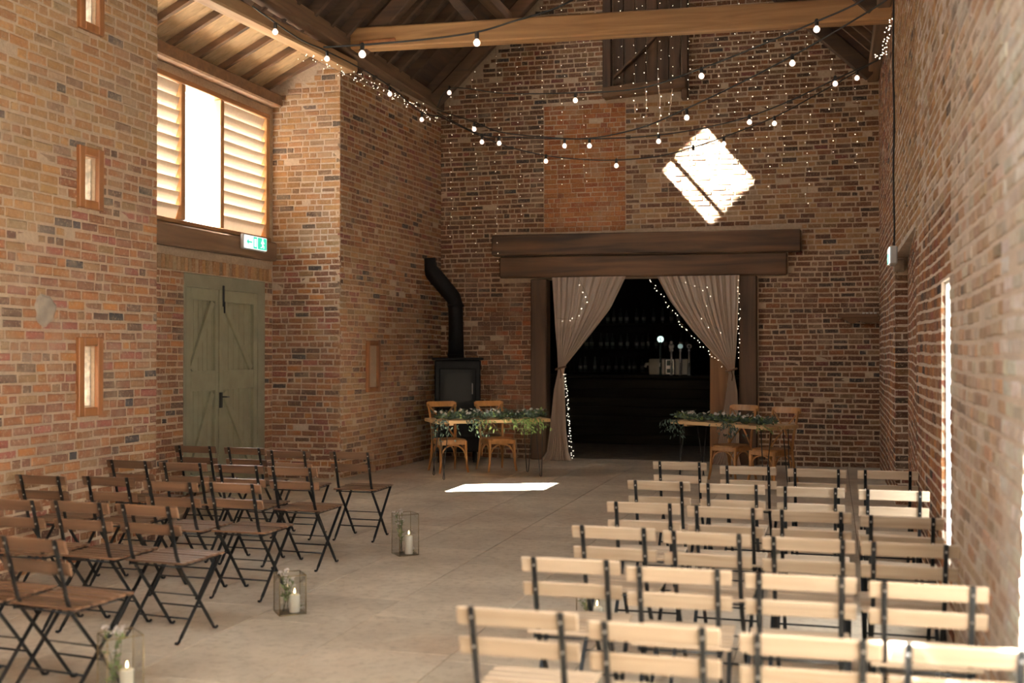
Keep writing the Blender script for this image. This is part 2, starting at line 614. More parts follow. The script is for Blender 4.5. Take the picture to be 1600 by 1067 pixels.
def brick_face(wall, O, u, n, L, z0, z1, holes=(), zones=(), pal=PAL, zmax=None, seed=1, course=.079, singles=300, wob=.009, miss=.0):
    """bricks over the front of a wall: O on the brick front plane at z=0, u along it, n out of it."""
    R = random.Random(seed)
    O, u, n = Vector(O), Vector(u).normalized(), Vector(n).normalized()
    ph = [R.uniform(0, 6) for _ in range(4)]
    out = []
    k = 0
    z = z0
    while z + course * .8 < z1:
        zc = z + course / 2
        segs = [(0., L)]
        for h in holes:
            if h[2] - .02 < zc < h[3] + .02:
                ns = []
                for a, b in segs:
                    if h[1] <= a or h[0] >= b:
                        ns.append((a, b))
                        continue
                    if h[0] > a:
                        ns.append((a, h[0]))
                    if h[1] < b:
                        ns.append((h[1], b))
                segs = ns
        for a, b in segs:
            p = a
            first = True
            while p < b - .03:
                ln = R.uniform(.205, .226) if R.random() < .62 else R.uniform(.098, .114)
                if first and R.random() < .6:
                    ln *= R.uniform(.45, 1)
                first = False
                e = min(p + ln, b)
                if b - e < .05:
                    e = b
                uc = (p + e) / 2
                j = R.uniform(.011, .019)
                zz = zc + R.uniform(-.0025, .0025) + wob * (math.sin(uc * 1.1 + ph[0] + k * .35) + .6 * math.sin(uc * 2.7 + ph[1] - k * .2))
                P = pal
                hh = course - R.uniform(.014, .022)
                jj = j
                for zn in zones:
                    if zn[0] <= uc <= zn[1] and zn[2] <= zc <= zn[3]:
                        P = zn[4]
                        if len(zn) > 5:
                            hh = course - zn[5]
                            jj = zn[5]
                if zmax is None or (zz + course * .6 < zmax(p) and zz + course * .6 < zmax(e)):
                    if R.random() > miss:
                        pr_ = R.uniform(-.003, .003)
                        if R.random() < .06:
                            pr_ -= R.uniform(.002, .005)
                        ra, rb = (p if p == a else p + jj / 2), (e if e == b else e - jj / 2)
                        out.append(((ra + rb) / 2, zz, max(.02, rb - ra), hh, pr_, R.uniform(-.012, .012), pick(P, R), R.randrange(8)))
                p = e
        z += course
        k += 1
    # which bricks show largest
    sc = []
    for i, b in enumerate(out):
        c = O + u * b[0] + Vector((0, 0, b[1]))
        x, y, d = proj(c)
        if d > .3 and -10 < x < 1610 and -10 < y < 1077:
            x2, _, _ = proj(c + u * (b[2] / 2))
            sc.append((abs(x2 - x) * b[3] / d, i))
    sc.sort(reverse=True)
    single = set(i for _, i in sc[:singles])
    Vs, Fs, Cs = [], [], []
    off = 0
    un, nn = np.array(u), np.array(n)
    for i, (uc, zz, ln, hh, pr_, rot, c, vi) in enumerate(out):
        lg = 0 if ln > .15 else 1
        ctr = O + u * uc + n * pr_ + Vector((0, 0, zz))
        cr, sr = math.cos(rot), math.sin(rot)
        ud = un * cr + np.array((0, 0, 1.)) * sr
        zd = -un * sr + np.array((0, 0, 1.)) * cr
        if i in single:
            o = bpy.data.objects.new('brick', UBM[lg][vi % len(UBM[lg])])
            COL.objects.link(o)
            o.parent = wall
            o.color = (*c, 1)
            m = Matrix.Identity(4)
            for r_ in range(3):
                m[r_][0] = ud[r_] * ln
                m[r_][1] = nn[r_] * BDEP
                m[r_][2] = zd[r_] * hh
                m[r_][3] = ctr[r_]
            o.matrix_basis = m
        else:
            V, Fq = UB[lg][vi % len(UB[lg])]
            Vs.append(np.array(ctr) + V[:, :1] * ln * ud + V[:, 1:2] * BDEP * nn + V[:, 2:3] * hh * zd)
            Fs += [tuple(off + q for q in f) for f in Fq]
            Cs += [(*c, 1.)] * 12
            off += 12
    if Vs:
        me = bpy.data.meshes.new('brick_course')
        me.from_pydata(np.concatenate(Vs).tolist(), [], Fs)
        at = me.attributes.new('tone', 'FLOAT_COLOR', 'POINT')
        at.data.foreach_set('color', np.array(Cs, dtype=np.float32).ravel())
        me.materials.append(M['brick_s'])
        me.update()
        o = bpy.data.objects.new('brick_course', me)
        COL.objects.link(o)
        o.parent = wall
        o['kind'] = 'stuff'
    return out


def wall_cells(mb, O, u, n, L, z0, z1, holes, thick):
    """solid boxes of a wall around its through openings"""
    O, u, n = Vector(O), Vector(u).normalized(), Vector(n).normalized()
    us = sorted(set([0., L] + [max(0, min(L, x)) for h in holes for x in h[:2]]))
    for a, b in zip(us[:-1], us[1:]):
        if b - a < 1e-4:
            continue
        zs = [(z0, z1)]
        m_ = (a + b) / 2
        for h in holes:
            if h[0] < m_ < h[1]:
                nz = []
                for p, q in zs:
                    if h[3] <= p or h[2] >= q:
                        nz.append((p, q))
                        continue
                    if h[2] > p:
                        nz.append((p, h[2]))
                    if h[3] < q:
                        nz.append((h[3], q))
                zs = nz
        for p, q in zs:
            c = O + u * m_ + Vector((0, 0, (p + q) / 2)) - n * (thick / 2)
            Rm = Matrix((u, n, Vector((0, 0, 1)))).transposed()
            mb.box(c, (b - a, thick, q - p), Rm)
    return mb


NTH = ('first second third fourth fifth sixth seventh eighth ninth tenth eleventh twelfth thirteenth fourteenth fifteenth sixteenth '
       'seventeenth eighteenth nineteenth twentieth twenty-first twenty-second twenty-third twenty-fourth').split()
MREC = .005     # mortar lies this far behind the brick fronts


def struct(o, label, cat):
    return tag(o, label, cat, None, 'structure')


# ------------------------------------------------------------------ plan of the barn
XL, XP, XR, XRR = -5.80, -7.24, .66, .80
YE, YP, YN, YB = 17.05, 13.60, 8.75, -1.2
TAN = math.tan(math.radians(44))
EAVE = 5.62
XRIDGE = (-6.08 + XR) / 2


def roof_z(x):
    return EAVE + TAN * (min(x + 6.08, XR - x))


Zv = Vector((0, 0, 1))

# ground outside
g = MB()
g.box((-3, 8, -.36), (90, 90, .5))
struct(g.build('ground', M['ground']), 'pale gravel ground outside the barn', 'ground')

# floor : bed + flagstones
g = MB()
g.box((-3.2, 7.4, -.06), (8.6, 19.6, .1))
g.box((-3.0, 20.2, -.055), (6.0, 6.4, .1))
floor = struct(g.build('floor', plain('floor_bed', (.12, .095, .07), .95, 0, .3, 6)), 'worn stone flag floor of the barn', 'floor')
R = random.Random(11)
xc = -7.22
while xc < .75:
    wd = R.uniform(.66, .80)
    x1 = min(xc + wd, .79)
    if .79 - x1 < .25:
        x1 = .79
    y = YB + R.uniform(-.5, 0)
    while y < YE + .25:
        ln = R.uniform(.75, 1.3)
        y1 = min(y + ln, YE + .3)
        if x1 > XL - .05 or y1 > YN + .0:
            b = MB()
            j = .005
            b.box(((xc + x1) / 2, (y + y1) / 2, -.03 + R.uniform(-.001, .001)), (x1 - xc - j, y1 - y - j, .06), None, .0025)
            b.build('flagstone', M['flag'], floor)
        y = y1
    xc = x1

# ---- long side wall with the slit windows
SLITS = [(7.64, 7.95, 4.28, 4.86), (7.64, 7.95, 2.84, 3.34), (7.64, 7.95, 1.16, 1.80)]
uL = Vector((0, 1, 0))
Oy = YB
hl = [(a - Oy + .075, b - Oy - .075, c + .075, d - .075) for a, b, c, d in SLITS]
mb = wall_cells(MB(), (XL - MREC, Oy, 0), uL, (1, 0, 0), YN - Oy, 0, 6.0, hl, .34)
wl = struct(mb.build('wall_left', M['mortar']), 'long weathered brick side wall with three framed slit windows', 'wall')
fr = [(a - Oy + .02, b - Oy - .02, c + .02, d - .02) for a, b, c, d in SLITS]
brick_face(wl, (XL, Oy, 0), uL, (1, 0, 0), YN - Oy, .0, 6.0, fr,
           [(0, 20, 3.35, 7, PAL_TAN), (0, 8.7, 2.6, 3.35, PAL_TAN)], PAL, None, 21, .0805, 300, .007)
# smear of render over a mended spot
mb = MB()
c = atX(70, 484, XL)
ring = []
for i in range(22):
    a = 2 * PI * i / 22
    rr = .125 * (1 + .09 * math.sin(3 * a + 1) + .06 * math.sin(7 * a))
    ring.append((rr * math.cos(a) * .95, rr * math.sin(a)))
vs = [(XL + .002, c.y + a, c.z + b) for a, b in ring] + [(XL + .014, c.y + a * .8, c.z + b * .8) for a, b in ring]
fs = [(i, (i + 1) % 22, 22 + (i + 1) % 22, 22 + i) for i in range(22)] + [tuple(22 + i for i in range(22))]
mb.add(vs, fs)
mb.build('render_patch', M['render'], wl)

# return of that wall into the porch (faces the end wall)
mb = MB()
mb.box(((XL - .34 + XP - .4) / 2, YN - .2, 3.0), (XL - .34 - XP + .4, .4, 6.0))
wr = struct(mb.build('wall_porch_near', M['mortar']), 'brick return beside the porch window', 'wall')

# ---- porch wall with the louvred window and green doors
DOOR = (11.46, 13.40, 0., 2.61)
WIN = (9.75, 13.54, 3.15, 4.86)
Op = YN
hp = [(DOOR[0] - Op, DOOR[1] - Op, DOOR[2], DOOR[3]), (WIN[0] - Op, WIN[1] - Op, WIN[2], WIN[3])]
mb = wall_cells(MB(), (XP - MREC, Op, 0), uL, (1, 0, 0), YP + .3 - Op, 0, 5.15, hp, .34)
wp = struct(mb.build('wall_porch', M['mortar']), 'brick porch wall around the green doors and louvred window', 'wall')
brick_face(wp, (XP, Op, 0), uL, (1, 0, 0), YP - Op, 0, 2.74, hp + [(11.4 - Op, 13.45 - Op, 2.60, 2.74)], (), PAL, None, 22, .079, 260, .006)
brick_face(wp, (XP, Op, 0), uL, (1, 0, 0), YP - Op, 3.1, 5.0, [(WIN[0] - Op - .05, 20, 0, 9)], (), PAL, None, 23, .079, 20, .006)
# course of bricks on end over the door
R = random.Random(5)
for i in range(34):
    yy = 10.95 + i * .0775
    if yy > 13.55:
        break
    b = MB()
    b.box((XP - .01 + R.uniform(-.004, .004), yy, 2.705 + R.uniform(-.004, .004)), (.05, .066, .16), None, .006)
    c = pick(PAL_TAN, R)
    o = b.build('brick', M['brick_o'], wp)
    o.color = (*c, 1)

# ---- pier face, turned to the camera
XQ = -6.25
mb = wall_cells(MB(), (XP - .35, YP + MREC, 0), (1, 0, 0), (0, -1, 0), XQ - XP + .35, 0, 5.12, [], .4)
pv = [(XP - .35, 5.12), (XQ, 5.12), (XQ, 5.62), (XQ - .12, 5.60), (XP - .35, 5.06 + .06)]
vs = [(x, YP + MREC, z) for x, z in pv] + [(x, YP + .4, z) for x, z in pv]
mb.add(vs, [(4, 3, 2, 1, 0), (5, 6, 7, 8, 9)] + [(i, (i + 1) % 5, 5 + (i + 1) % 5, 5 + i) for i in range(5)])
wq = struct(mb.build('wall_pier', M['mortar_pale']), 'brick pier face between green doors and stove corner, pale at its edge', 'wall')
brick_face(wq, (XP, YP, 0), (1, 0, 0), (0, -1, 0), XQ - XP, 0, 5.6, [], [(0, 2, 3.0, 6, PAL_TAN)], PAL,
           lambda q: 5.10 + .50 * q + .06, 24, .079, 300, .005)

# ---- far side wall behind the stove
A_, B_ = Vector((XQ, YP, 0)), Vector((-6.06, YE, 0))
uF = (B_ - A_).normalized()
nF = Vector((uF.y, -uF.x, 0))
LF = (B_ - A_).length
s4 = (.76, 1.17, 1.12, 1.84)
mb = wall_cells(MB(), A_ - nF * MREC, uF, nF, LF + .2, 0, 5.6, [], .34)
wf = struct(mb.build('wall_far_left', M['mortar']), 'shaded brick side wall running into the stove corner', 'wall')
brick_face(wf, A_, uF, nF, LF, 0, 5.55, [(s4[0] + .02, s4[1] - .02, s4[2] + .02, s4[3] - .02)], (), PAL + PAL_TAN[:4], None, 25, .078, 300, .008)

# ---- end wall with the wide opening, gable above
OP = (-4.40, -1.22, 0., 2.83)
OX = -6.30
LE = XR + .25 - OX
mb = wall_cells(MB(), (OX, YE + MREC, 0), (1, 0, 0), (0, -1, 0), LE, 0, EAVE, [(OP[0] - OX, OP[1] - OX, 0, 2.83)], .42)
gv = [(OX, EAVE), (XR + .25, EAVE), (XR + .25, EAVE - .05), (XRIDGE, roof_z(XRIDGE) + .15), (OX, EAVE - .05)]
gv = [(OX, EAVE), (XR + .25, EAVE), (XRIDGE, roof_z(XRIDGE) + .15)]
vs = [(x, YE + MREC, z) for x, z in gv] + [(x, YE + .43, z) for x, z in gv]
mb.add(vs, [(0, 1, 2), (5, 4, 3)] + [(i, (i + 1) % 3, 3 + (i + 1) % 3, 3 + i) for i in range(3)])
we = struct(mb.build('wall_end', M['mortar']), 'tall brick gable end wall with a curtained opening', 'wall')
skip = [(-5.19 - OX, -.42 - OX, 3.18, 3.54), (-5.07 - OX, -.62 - OX, 2.80, 3.2), (-4.56 - OX, -1.05 - OX, 0, 2.9),
        (-3.39 - OX, -2.08 - OX, 5.55, 7.6), (-4.355 - OX, -3.045 - OX, 3.545, 5.54)]
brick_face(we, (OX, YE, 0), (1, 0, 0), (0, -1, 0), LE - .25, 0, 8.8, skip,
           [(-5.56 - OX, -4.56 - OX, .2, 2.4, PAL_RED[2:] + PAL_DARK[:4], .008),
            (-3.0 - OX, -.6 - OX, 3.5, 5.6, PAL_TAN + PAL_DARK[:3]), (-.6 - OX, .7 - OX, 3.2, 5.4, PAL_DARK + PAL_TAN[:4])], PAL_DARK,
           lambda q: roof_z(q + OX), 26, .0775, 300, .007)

pb = MB()
pb.box((-3.70, YE + .0205, 4.54), (1.31, .03, 2.0))
pb.build('panel_mortar', M['mortar_red'], we)
brick_face(we, (-4.345, YE, 3.55), (1, 0, 0), (0, -1, 0), 1.29, 0, 1.98, [], [(0, 9, 0, 9, PAL_RED, .007)], PAL_RED, None, 31, .0765, 60, .004)
# ---- right hand wall : main plane, a long shallow recess, and a tall bright slit
uR = Vector((0, -1, 0))
RC = (9.7, 13.0, 0., 2.72)
SW = (6.98, 7.54, .42, 2.12)
hr = [(YE - RC[1], YE - RC[0], 0, RC[3]), (YE - SW[1], YE - SW[0], SW[2], SW[3])]
mb = wall_cells(MB(), (XR + MREC, YE + .2, 0), uR, (-1, 0, 0), YE + .2 - YB, 0, 5.75,
                [(h[0] + .2, h[1] + .2, h[2], h[3]) for h in hr], .13 + .35)
wrt = struct(mb.build('wall_right', M['mortar_pale']), 'long brick side wall with a hanging cable and faded limewash', 'wall')
brick_face(wrt, (XR, YE, 0), uR, (-1, 0, 0), YE - YB, 0, 5.7, hr,
           [(YE - 4.9, 30, 0, 9, PAL_WHITE), (YE - 6.9, YE - 4.9, 0, 9, PAL_PALE), (YE - 9.5, YE - 6.9, 2.6, 9, PAL_PALE + PAL_TAN), (YE - 13, YE - 9.5, 2.6, 9, PAL_TAN)], PAL, None, 27, .079, 300, .008)
XRN = .662
uRR = Vector((XRN - XRR, RC[0] - RC[1], 0)).normalized()
nRR = Vector((uRR.y, -uRR.x, 0))
hs = []
mb = wall_cells(MB(), (XRR + MREC, RC[1], 0), uRR, nRR, RC[1] - RC[0], 0, RC[3], hs, .45)
wrr = struct(mb.build('wall_right_recess', M['mortar_pale']), 'recessed lower brickwork below the exit lamp', 'wall')
brick_face(wrr, (XRR, RC[1], 0), uRR, nRR, RC[1] - RC[0], 0, RC[3], [(h[0] - .02, h[1] + .02, h[2] - .02, h[3] + .02) for h in hs], (), PAL, None, 28, .079, 300, .006)
# dark return where the recess ends
mb = MB()
mb.box(((XR + XRR) / 2 + .012, RC[1] + .01, RC[3] / 2), (XRR - XR, .012, RC[3]))
wre = struct(mb.build('wall_right_return', M['mortar']), 'narrow dark brick return of the recess below the exit lamp', 'wall')
brick_face(wre, (XR + .006, RC[1] - .006, 0), (1, 0, 0), (0, -1, 0), XRR - XR - .004, 0, 2.55, [], (), PAL_DARK, None, 29, .079, 60, .003)
b = MB()
b.box((XR + .05, RC[1] - .03, 2.63), (.13, .07, .14), None, .015)
b.build('cap_stone', M['render'], wre)

# tall slit : white splayed lining and pane
t = thing('window_5', 'tall bright white slit window low in the cable wall', 'window', (XRR, (SW[0] + SW[1]) / 2, SW[2]), 0, None, 'structure')
XRS = XR + .03
b = MB()
b.box((XRS + .2, SW[1] - .008, (SW[2] + SW[3]) / 2), (.40, .016, SW[3] - SW[2]))
b.box((XRS + .2, SW[0] + .008, (SW[2] + SW[3]) / 2), (.40, .016, SW[3] - SW[2]))
b.box((XRS + .2, (SW[0] + SW[1]) / 2, SW[3] - .008), (.40, SW[1] - SW[0] - .034, .016))
b.box((XRS + .2, (SW[0] + SW[1]) / 2, SW[2] + .008), (.40, SW[1] - SW[0] - .034, .016))
b.build('white_lining', M['white'], t, True)
b = MB()
b.box((XRS + .37, (SW[0] + SW[1]) / 2, (SW[2] + SW[3]) / 2), (.006, SW[1] - SW[0] - .04, SW[3] - SW[2] - .04))
b.build('pane', M['pane'], t, True)

# ---- wall behind the camera with its shut cart doors
mb = wall_cells(MB(), (-6.2, YB, 0), (1, 0, 0), (0, 1, 0), 7.3, 0, 5.7, [], .4)
struct(mb.build('wall_back', M['mortar']), 'brick wall behind the seats', 'wall')
mb = MB()
gv = [(-6.2, 5.7), (XR + .3, 5.7), (XRIDGE, roof_z(XRIDGE) + .1)]
vs = [(x, YB, z) for x, z in gv] + [(x, YB - .4, z) for x, z in gv]
mb.add(vs, [(0, 1, 2), (5, 4, 3)] + [(i, (i + 1) % 3, 3 + (i + 1) % 3, 3 + i) for i in range(3)])
struct(mb.build('wall_back_gable', M['mortar']), 'gable above the brick wall behind the seats', 'wall')

# ------------------------------------------------------------------ roof
CA, SA = math.cos(math.radians(44)), math.sin(math.radians(44))
SKY = (15.885, (-4.33), .37, .92)
SKB = (.55, -4.0, 3.0, 2.6)         # y, x of its centre, length along y, along the slope
SLO = (SKY[1] + 6.08) / CA              # slope coordinate of its centre


def slope_pt(side, s, y, off):
    """point on a roof slope: s up the slope from the eave, off above the underside"""
    if side < 0:
        return Vector((-6.08 + s * CA - off * SA, y, EAVE + s * SA + off * CA))
    return Vector((XR - s * CA + off * SA, y, EAVE + s * SA + off * CA))


SMAX = (XRIDGE + 6.08) / CA
mb = MB()


def slab(mb, side, s0, s1, y0, y1, o0, o1):
    vs = [slope_pt(side, s, y, o) for o in (o0, o1) for y in (y0, y1) for s in (s0, s1)]
    fs = [(0, 1, 3, 2), (4, 6, 7, 5), (0, 4, 5, 1), (2, 3, 7, 6), (0, 2, 6, 4), (1, 5, 7, 3)]
    mb.add(vs, fs)


s0k, s1k, y0k, y1k = SLO - SKY[3] / 2, SLO + SKY[3] / 2, SKY[0] - SKY[2] / 2, SKY[0] + SKY[2] / 2
SLB = (SKB[1] + 6.08) / CA
HOLES = [(s0k, s1k, y0k, y1k), (SLB - SKB[3] / 2, SLB + SKB[3] / 2, SKB[0] - SKB[2] / 2, SKB[0] + SKB[2] / 2)]
ya, yb = YB - .45, YE + .5
slab(mb, 1, -.7, SMAX + .1, ya, yb, .16, .26)
se = sorted([-.35, SMAX + .1] + [h[i] for h in HOLES for i in (0, 1)])
ye = sorted([ya, yb] + [h[i] for h in HOLES for i in (2, 3)])
for p, q in zip(se[:-1], se[1:]):
    for p2, q2 in zip(ye[:-1], ye[1:]):
        cs, cy = (p + q) / 2, (p2 + q2) / 2
        if q - p > 1e-4 and q2 - p2 > 1e-4 and not any(h[0] < cs < h[1] and h[2] < cy < h[3] for h in HOLES):
            slab(mb, -1, p, q, p2, q2, .16, .26)
roof = struct(mb.build('ceiling', M['tile_roof']), 'open pitched barn roof of dark boards and rafters', 'ceiling')
for side in (-1, 1):
    k = 0
    s = -.25 if side < 0 else -.3
    while s < SMAX:
        s1 = min(s + .21, SMAX)
        spans = [(ya + .05, yb - .05)]
        for h in sorted(HOLES, key=lambda h: h[2]):
            if side < 0 and s1 > h[0] and s < h[1]:
                spans = spans[:-1] + [(spans[-1][0], h[2]), (h[3], spans[-1][1])]
        for p, q in spans:
            b = MB()
            slab(b, side, s + .003, s1 + .004, p, q, .135 + .004 * (k % 2), .155)
            b.build('roof_board', M['roof_b'], roof)
        s = s1
        k += 1
    y = YB + .15
    while y < YE - .05:
        if not (side < 0 and (abs(y - SKY[0]) < .28 or abs(y - SKB[0]) < SKB[2] / 2 + .05)):
            b = MB()
            slab(b, side, -.2, SMAX - .03, y - .035, y + .035, .0, .134)
            b.build('rafter', M['rafter'], roof)
        y += .46
# purlins and wall plates
for side, s in ((-1, 1.75), (1, 1.75)):
    b = MB()
    p0, p1 = slope_pt(side, s, YB + .05, -.09), slope_pt(side, s, YE - .03, -.09)
    b.bar(p0, p1, .16, .17, (0, 0, 1), .01)
    b.build('purlin', M['old_y'], roof)
b = MB()
b.bar((XRIDGE, YB + .05, roof_z(XRIDGE) - .08), (XRIDGE, YE - .03, roof_z(XRIDGE) - .08), .07, .22)
b.build('ridge_board', M['old_y'], roof)

# roof light on the far slope
t = thing('window_6', 'small barred roof light high in the far roof slope', 'window', slope_pt(-1, SLO, SKY[0], .1), 0, None, 'structure')
b = MB()
slab(b, -1, s0k - .05, s0k, y0k - .05, y1k + .05, .02, .17)
slab(b, -1, s1k, s1k + .05, y0k - .05, y1k + .05, .02, .17)
slab(b, -1, s0k, s1k, y0k - .05, y0k, .02, .17)
slab(b, -1, s0k, s1k, y1k, y1k + .05, .02, .17)
b.build('lining', M['frame_w'], t, True)
b = MB()
slab(b, -1, s0k + .20, s0k + .275, y0k, y1k, .2, .24)
b.build('glazing_bar', M['frame_w'], t, True)
for p, q in ((s0k, s0k + .20), (s0k + .275, s1k)):
    b = MB()
    slab(b, -1, p, q, y0k, y1k, .222, .226)
    b.build('pane', M['pane'], t, True)

h = HOLES[1]  # unseen roof light, added to brighten the nearest chairs and walls
t = thing('window_8', 'large added roof light, unseen, in the slope over the rearmost seats', 'window', slope_pt(-1, SLB, SKB[0], .1), 0, None, 'structure')
b = MB()
slab(b, -1, h[0] - .05, h[0], h[2] - .05, h[3] + .05, .02, .17)
slab(b, -1, h[1], h[1] + .05, h[2] - .05, h[3] + .05, .02, .17)
slab(b, -1, h[0], h[1], h[2] - .05, h[2], .02, .17)
slab(b, -1, h[0], h[1], h[3], h[3] + .05, .02, .17)
b.build('lining', M['frame_w'], t, True)
b = MB()
slab(b, -1, h[0], h[1], SKB[0] - .03, SKB[0] + .03, .2, .24)
b.build('glazing_bar', M['frame_w'], t, True)
for p, q in ((h[2], SKB[0] - .03), (SKB[0] + .03, h[3])):
    b = MB()
    slab(b, -1, h[0], h[1], p, q, .222, .226)
    b.build('pane', M['pane'], t, True)

# porch roof : sloping boards and rafters between the window head and the eaves beam
PZ0, PZ1, PX0, PX1 = 5.10, 5.62, XP, -6.18
pd = (Vector((PX1, 0, PZ1)) - Vector((PX0, 0, PZ0)))
PL = pd.length
pd.normalize()
pn = Vector((-pd.z, 0, pd.x))


def porch(s, y, o):
    return Vector((PX0, y, PZ0)) + pd * s + pn * o


def pslab(mb, s0, s1, y0, y1, o0, o1):
    vs = [porch(s, y, o) for o in (o0, o1) for y in (y0, y1) for s in (s0, s1)]
    mb.add(vs, [(0, 1, 3, 2), (4, 6, 7, 5), (0, 4, 5, 1), (2, 3, 7, 6), (0, 2, 6, 4), (1, 5, 7, 3)])


mb = MB()
pslab(mb, -.45, PL + .05, YN - .3, YP + .3, .15, .24)
pr_ = struct(mb.build('ceiling_porch', M['tile_roof']), 'low boarded porch roof over the louvred window', 'ceiling')
RY = [YN + .18 + i * .56 for i in range(9)]
for y in RY:
    if y > YP - .02:
        break
    b = MB()
    pslab(b, -.06, PL, y - .032, y + .032, .045, .12)
    b.build('rafter', M['old_x'], pr_)
y = YN + .0
while y < YP - .02:
    y1 = min(y + .187, YP)
    b = MB()
    pslab(b, -.4, PL, y + .002, y1 - .002, .121, .148)
    b.build('roof_board', M['porch_b'], pr_)
    y = y1

# timbers : each lifts away on its own
b = MB()
b.bar((-6.16, YN - .6, 5.27), (-6.13, YP + .08, 5.46), .20, .16, (0, 0, 1), .02)
tag(b.build('eaves_beam', M['oak_y']), 'pale rough-hewn eaves beam running over the porch opening', 'beam', None, 'structure')
b = MB()
b.bar((-6.03, YB + .1, 5.70), (-6.10, YE - .03, 5.66), .22, .20, (0, 0, 1), .015)
tag(b.build('wall_plate', M['old_y']), 'dark wall plate above the pale eaves beam and stove side wall', 'beam', None, 'structure')
b = MB()
b.bar((XR - .08, YB + .1, 5.70), (XR - .08, YE - .03, 5.66), .16, .14, (0, 0, 1), .015)
tag(b.build('wall_plate', M['old_y']), 'dark wall plate along the top of the cable wall', 'beam', None, 'structure')
YT = 13.42
b = MB()
b.bar((-6.30, YT, 5.745), (XR + .1, YT + .08, 5.60), .22, .275, (0, 0, 1), .018)
tie = tag(b.build('tie_beam', M['oak']), 'long light oak tie beam spanning the hall', 'beam', None, 'structure')
b = MB()
b.bar((-5.85, YT - .118, 5.66), (-5.35, YT - .115, 5.672), .03, .045, (0, 0, 1), .008)
b.build('peg_batten', M['slit_w'], tie)
for side, nm in ((-1, 'dark rafter of the roof truss rising from the stove side'), (1, 'dark rafter of the roof truss rising from the cable wall side')):
    b = MB()
    b.bar(slope_pt(side, .12, YT + .02, -.13), slope_pt(side, SMAX - .1, YT + .02, -.13), .16, .2, (0, 0, 1), .012)
    tag(b.build('principal_rafter', M['rafter']), nm, 'rafter', None, 'structure')
    b = MB()
    b.bar(slope_pt(side, .05, YE - .62, -.12), slope_pt(side, SMAX - .1, YE - .62, -.12), .14, .2, (0, 0, 1), .012)
    tag(b.build('principal_rafter', M['rafter']), nm.replace('roof truss', 'gable truss close to the end wall,'), 'rafter', None, 'structure')
b = MB()
b.bar((-4.35, YT + .05, 5.85), (-5.0, YT + .05, 6.62), .12, .14, (0, 1, 0), .01)
tag(b.build('truss_strut', M['rafter']), 'short diagonal strut standing on the tie beam', 'strut', None, 'structure')

# plates of the porch : head and sill timbers
b = MB()
b.bar((XP + .07, YN + .02, 5.03), (XP + .07, YP - .02, 5.04), .18, .17, (0, 0, 1), .02)
tag(b.build('window_head_beam', M['porch_r']), 'rounded brown timber plate over the louvred window', 'beam', None, 'structure')
b = MB()
b.bar((XP + .02, YN + .05, 3.0), (XP + .02, YP - .03, 3.02), .14, .25, (0, 0, 1), .02)
tag(b.build('window_sill_beam', M['old_y']), 'dark worn timber under the louvred window carrying the exit sign', 'beam', None, 'structure')

# ------------------------------------------------------------------ louvred window
t = thing('window_4', 'wide wooden window, louvred boards either side of a clear pane', 'window', (XP, 11.6, WIN[2]), 0, None, 'structure')
xw = XP - .06


def part(name, mat, fn, parent=t):
    b = MB()
    fn(b)
    return b.build(name, M[mat], parent, True)


zc, hz = (WIN[2] + WIN[3]) / 2, WIN[3] - WIN[2]
part('window_frame', 'frame_y', lambda b: b.box((xw, (WIN[0] + WIN[1]) / 2, WIN[3] - .03), (.12, WIN[1] - WIN[0] - .01, .06), None, .006))
part('window_sill', 'frame_y', lambda b: b.box((xw + .01, (WIN[0] + WIN[1]) / 2, WIN[2] + .03), (.14, WIN[1] - WIN[0] - .01, .05), None, .006))
MUL = [9.80, 10.62, 11.46, 12.32, 13.49]
for y in MUL:
    part('mullion', 'frame_w', lambda b: b.box((xw, y, zc), (.11, .085, hz - .13), None, .006))


def louvres(y0, y1):
    n = 10
    pt = (hz - .14) / n
    for i in range(n):
        z = WIN[2] + .07 + pt * (i + .5)
        Rm = Matrix.Rotation(math.radians(20), 3, 'Y')
        part('louvre_board', 'louvre', lambda b: b.box((xw - .01, (y0 + y1) / 2, z), (.018, y1 - y0 - .004, pt * 1.12), Rm))


louvres(MUL[0] + .045, MUL[1] - .045)
louvres(MUL[1] + .045, MUL[2] - .045)
louvres(MUL[3] + .045, MUL[4] - .045)
part('pane', 'pane', lambda b: b.box((xw - .02, (MUL[2] + MUL[3]) / 2, zc), (.006, MUL[3] - MUL[2] - .088, hz - .135)))

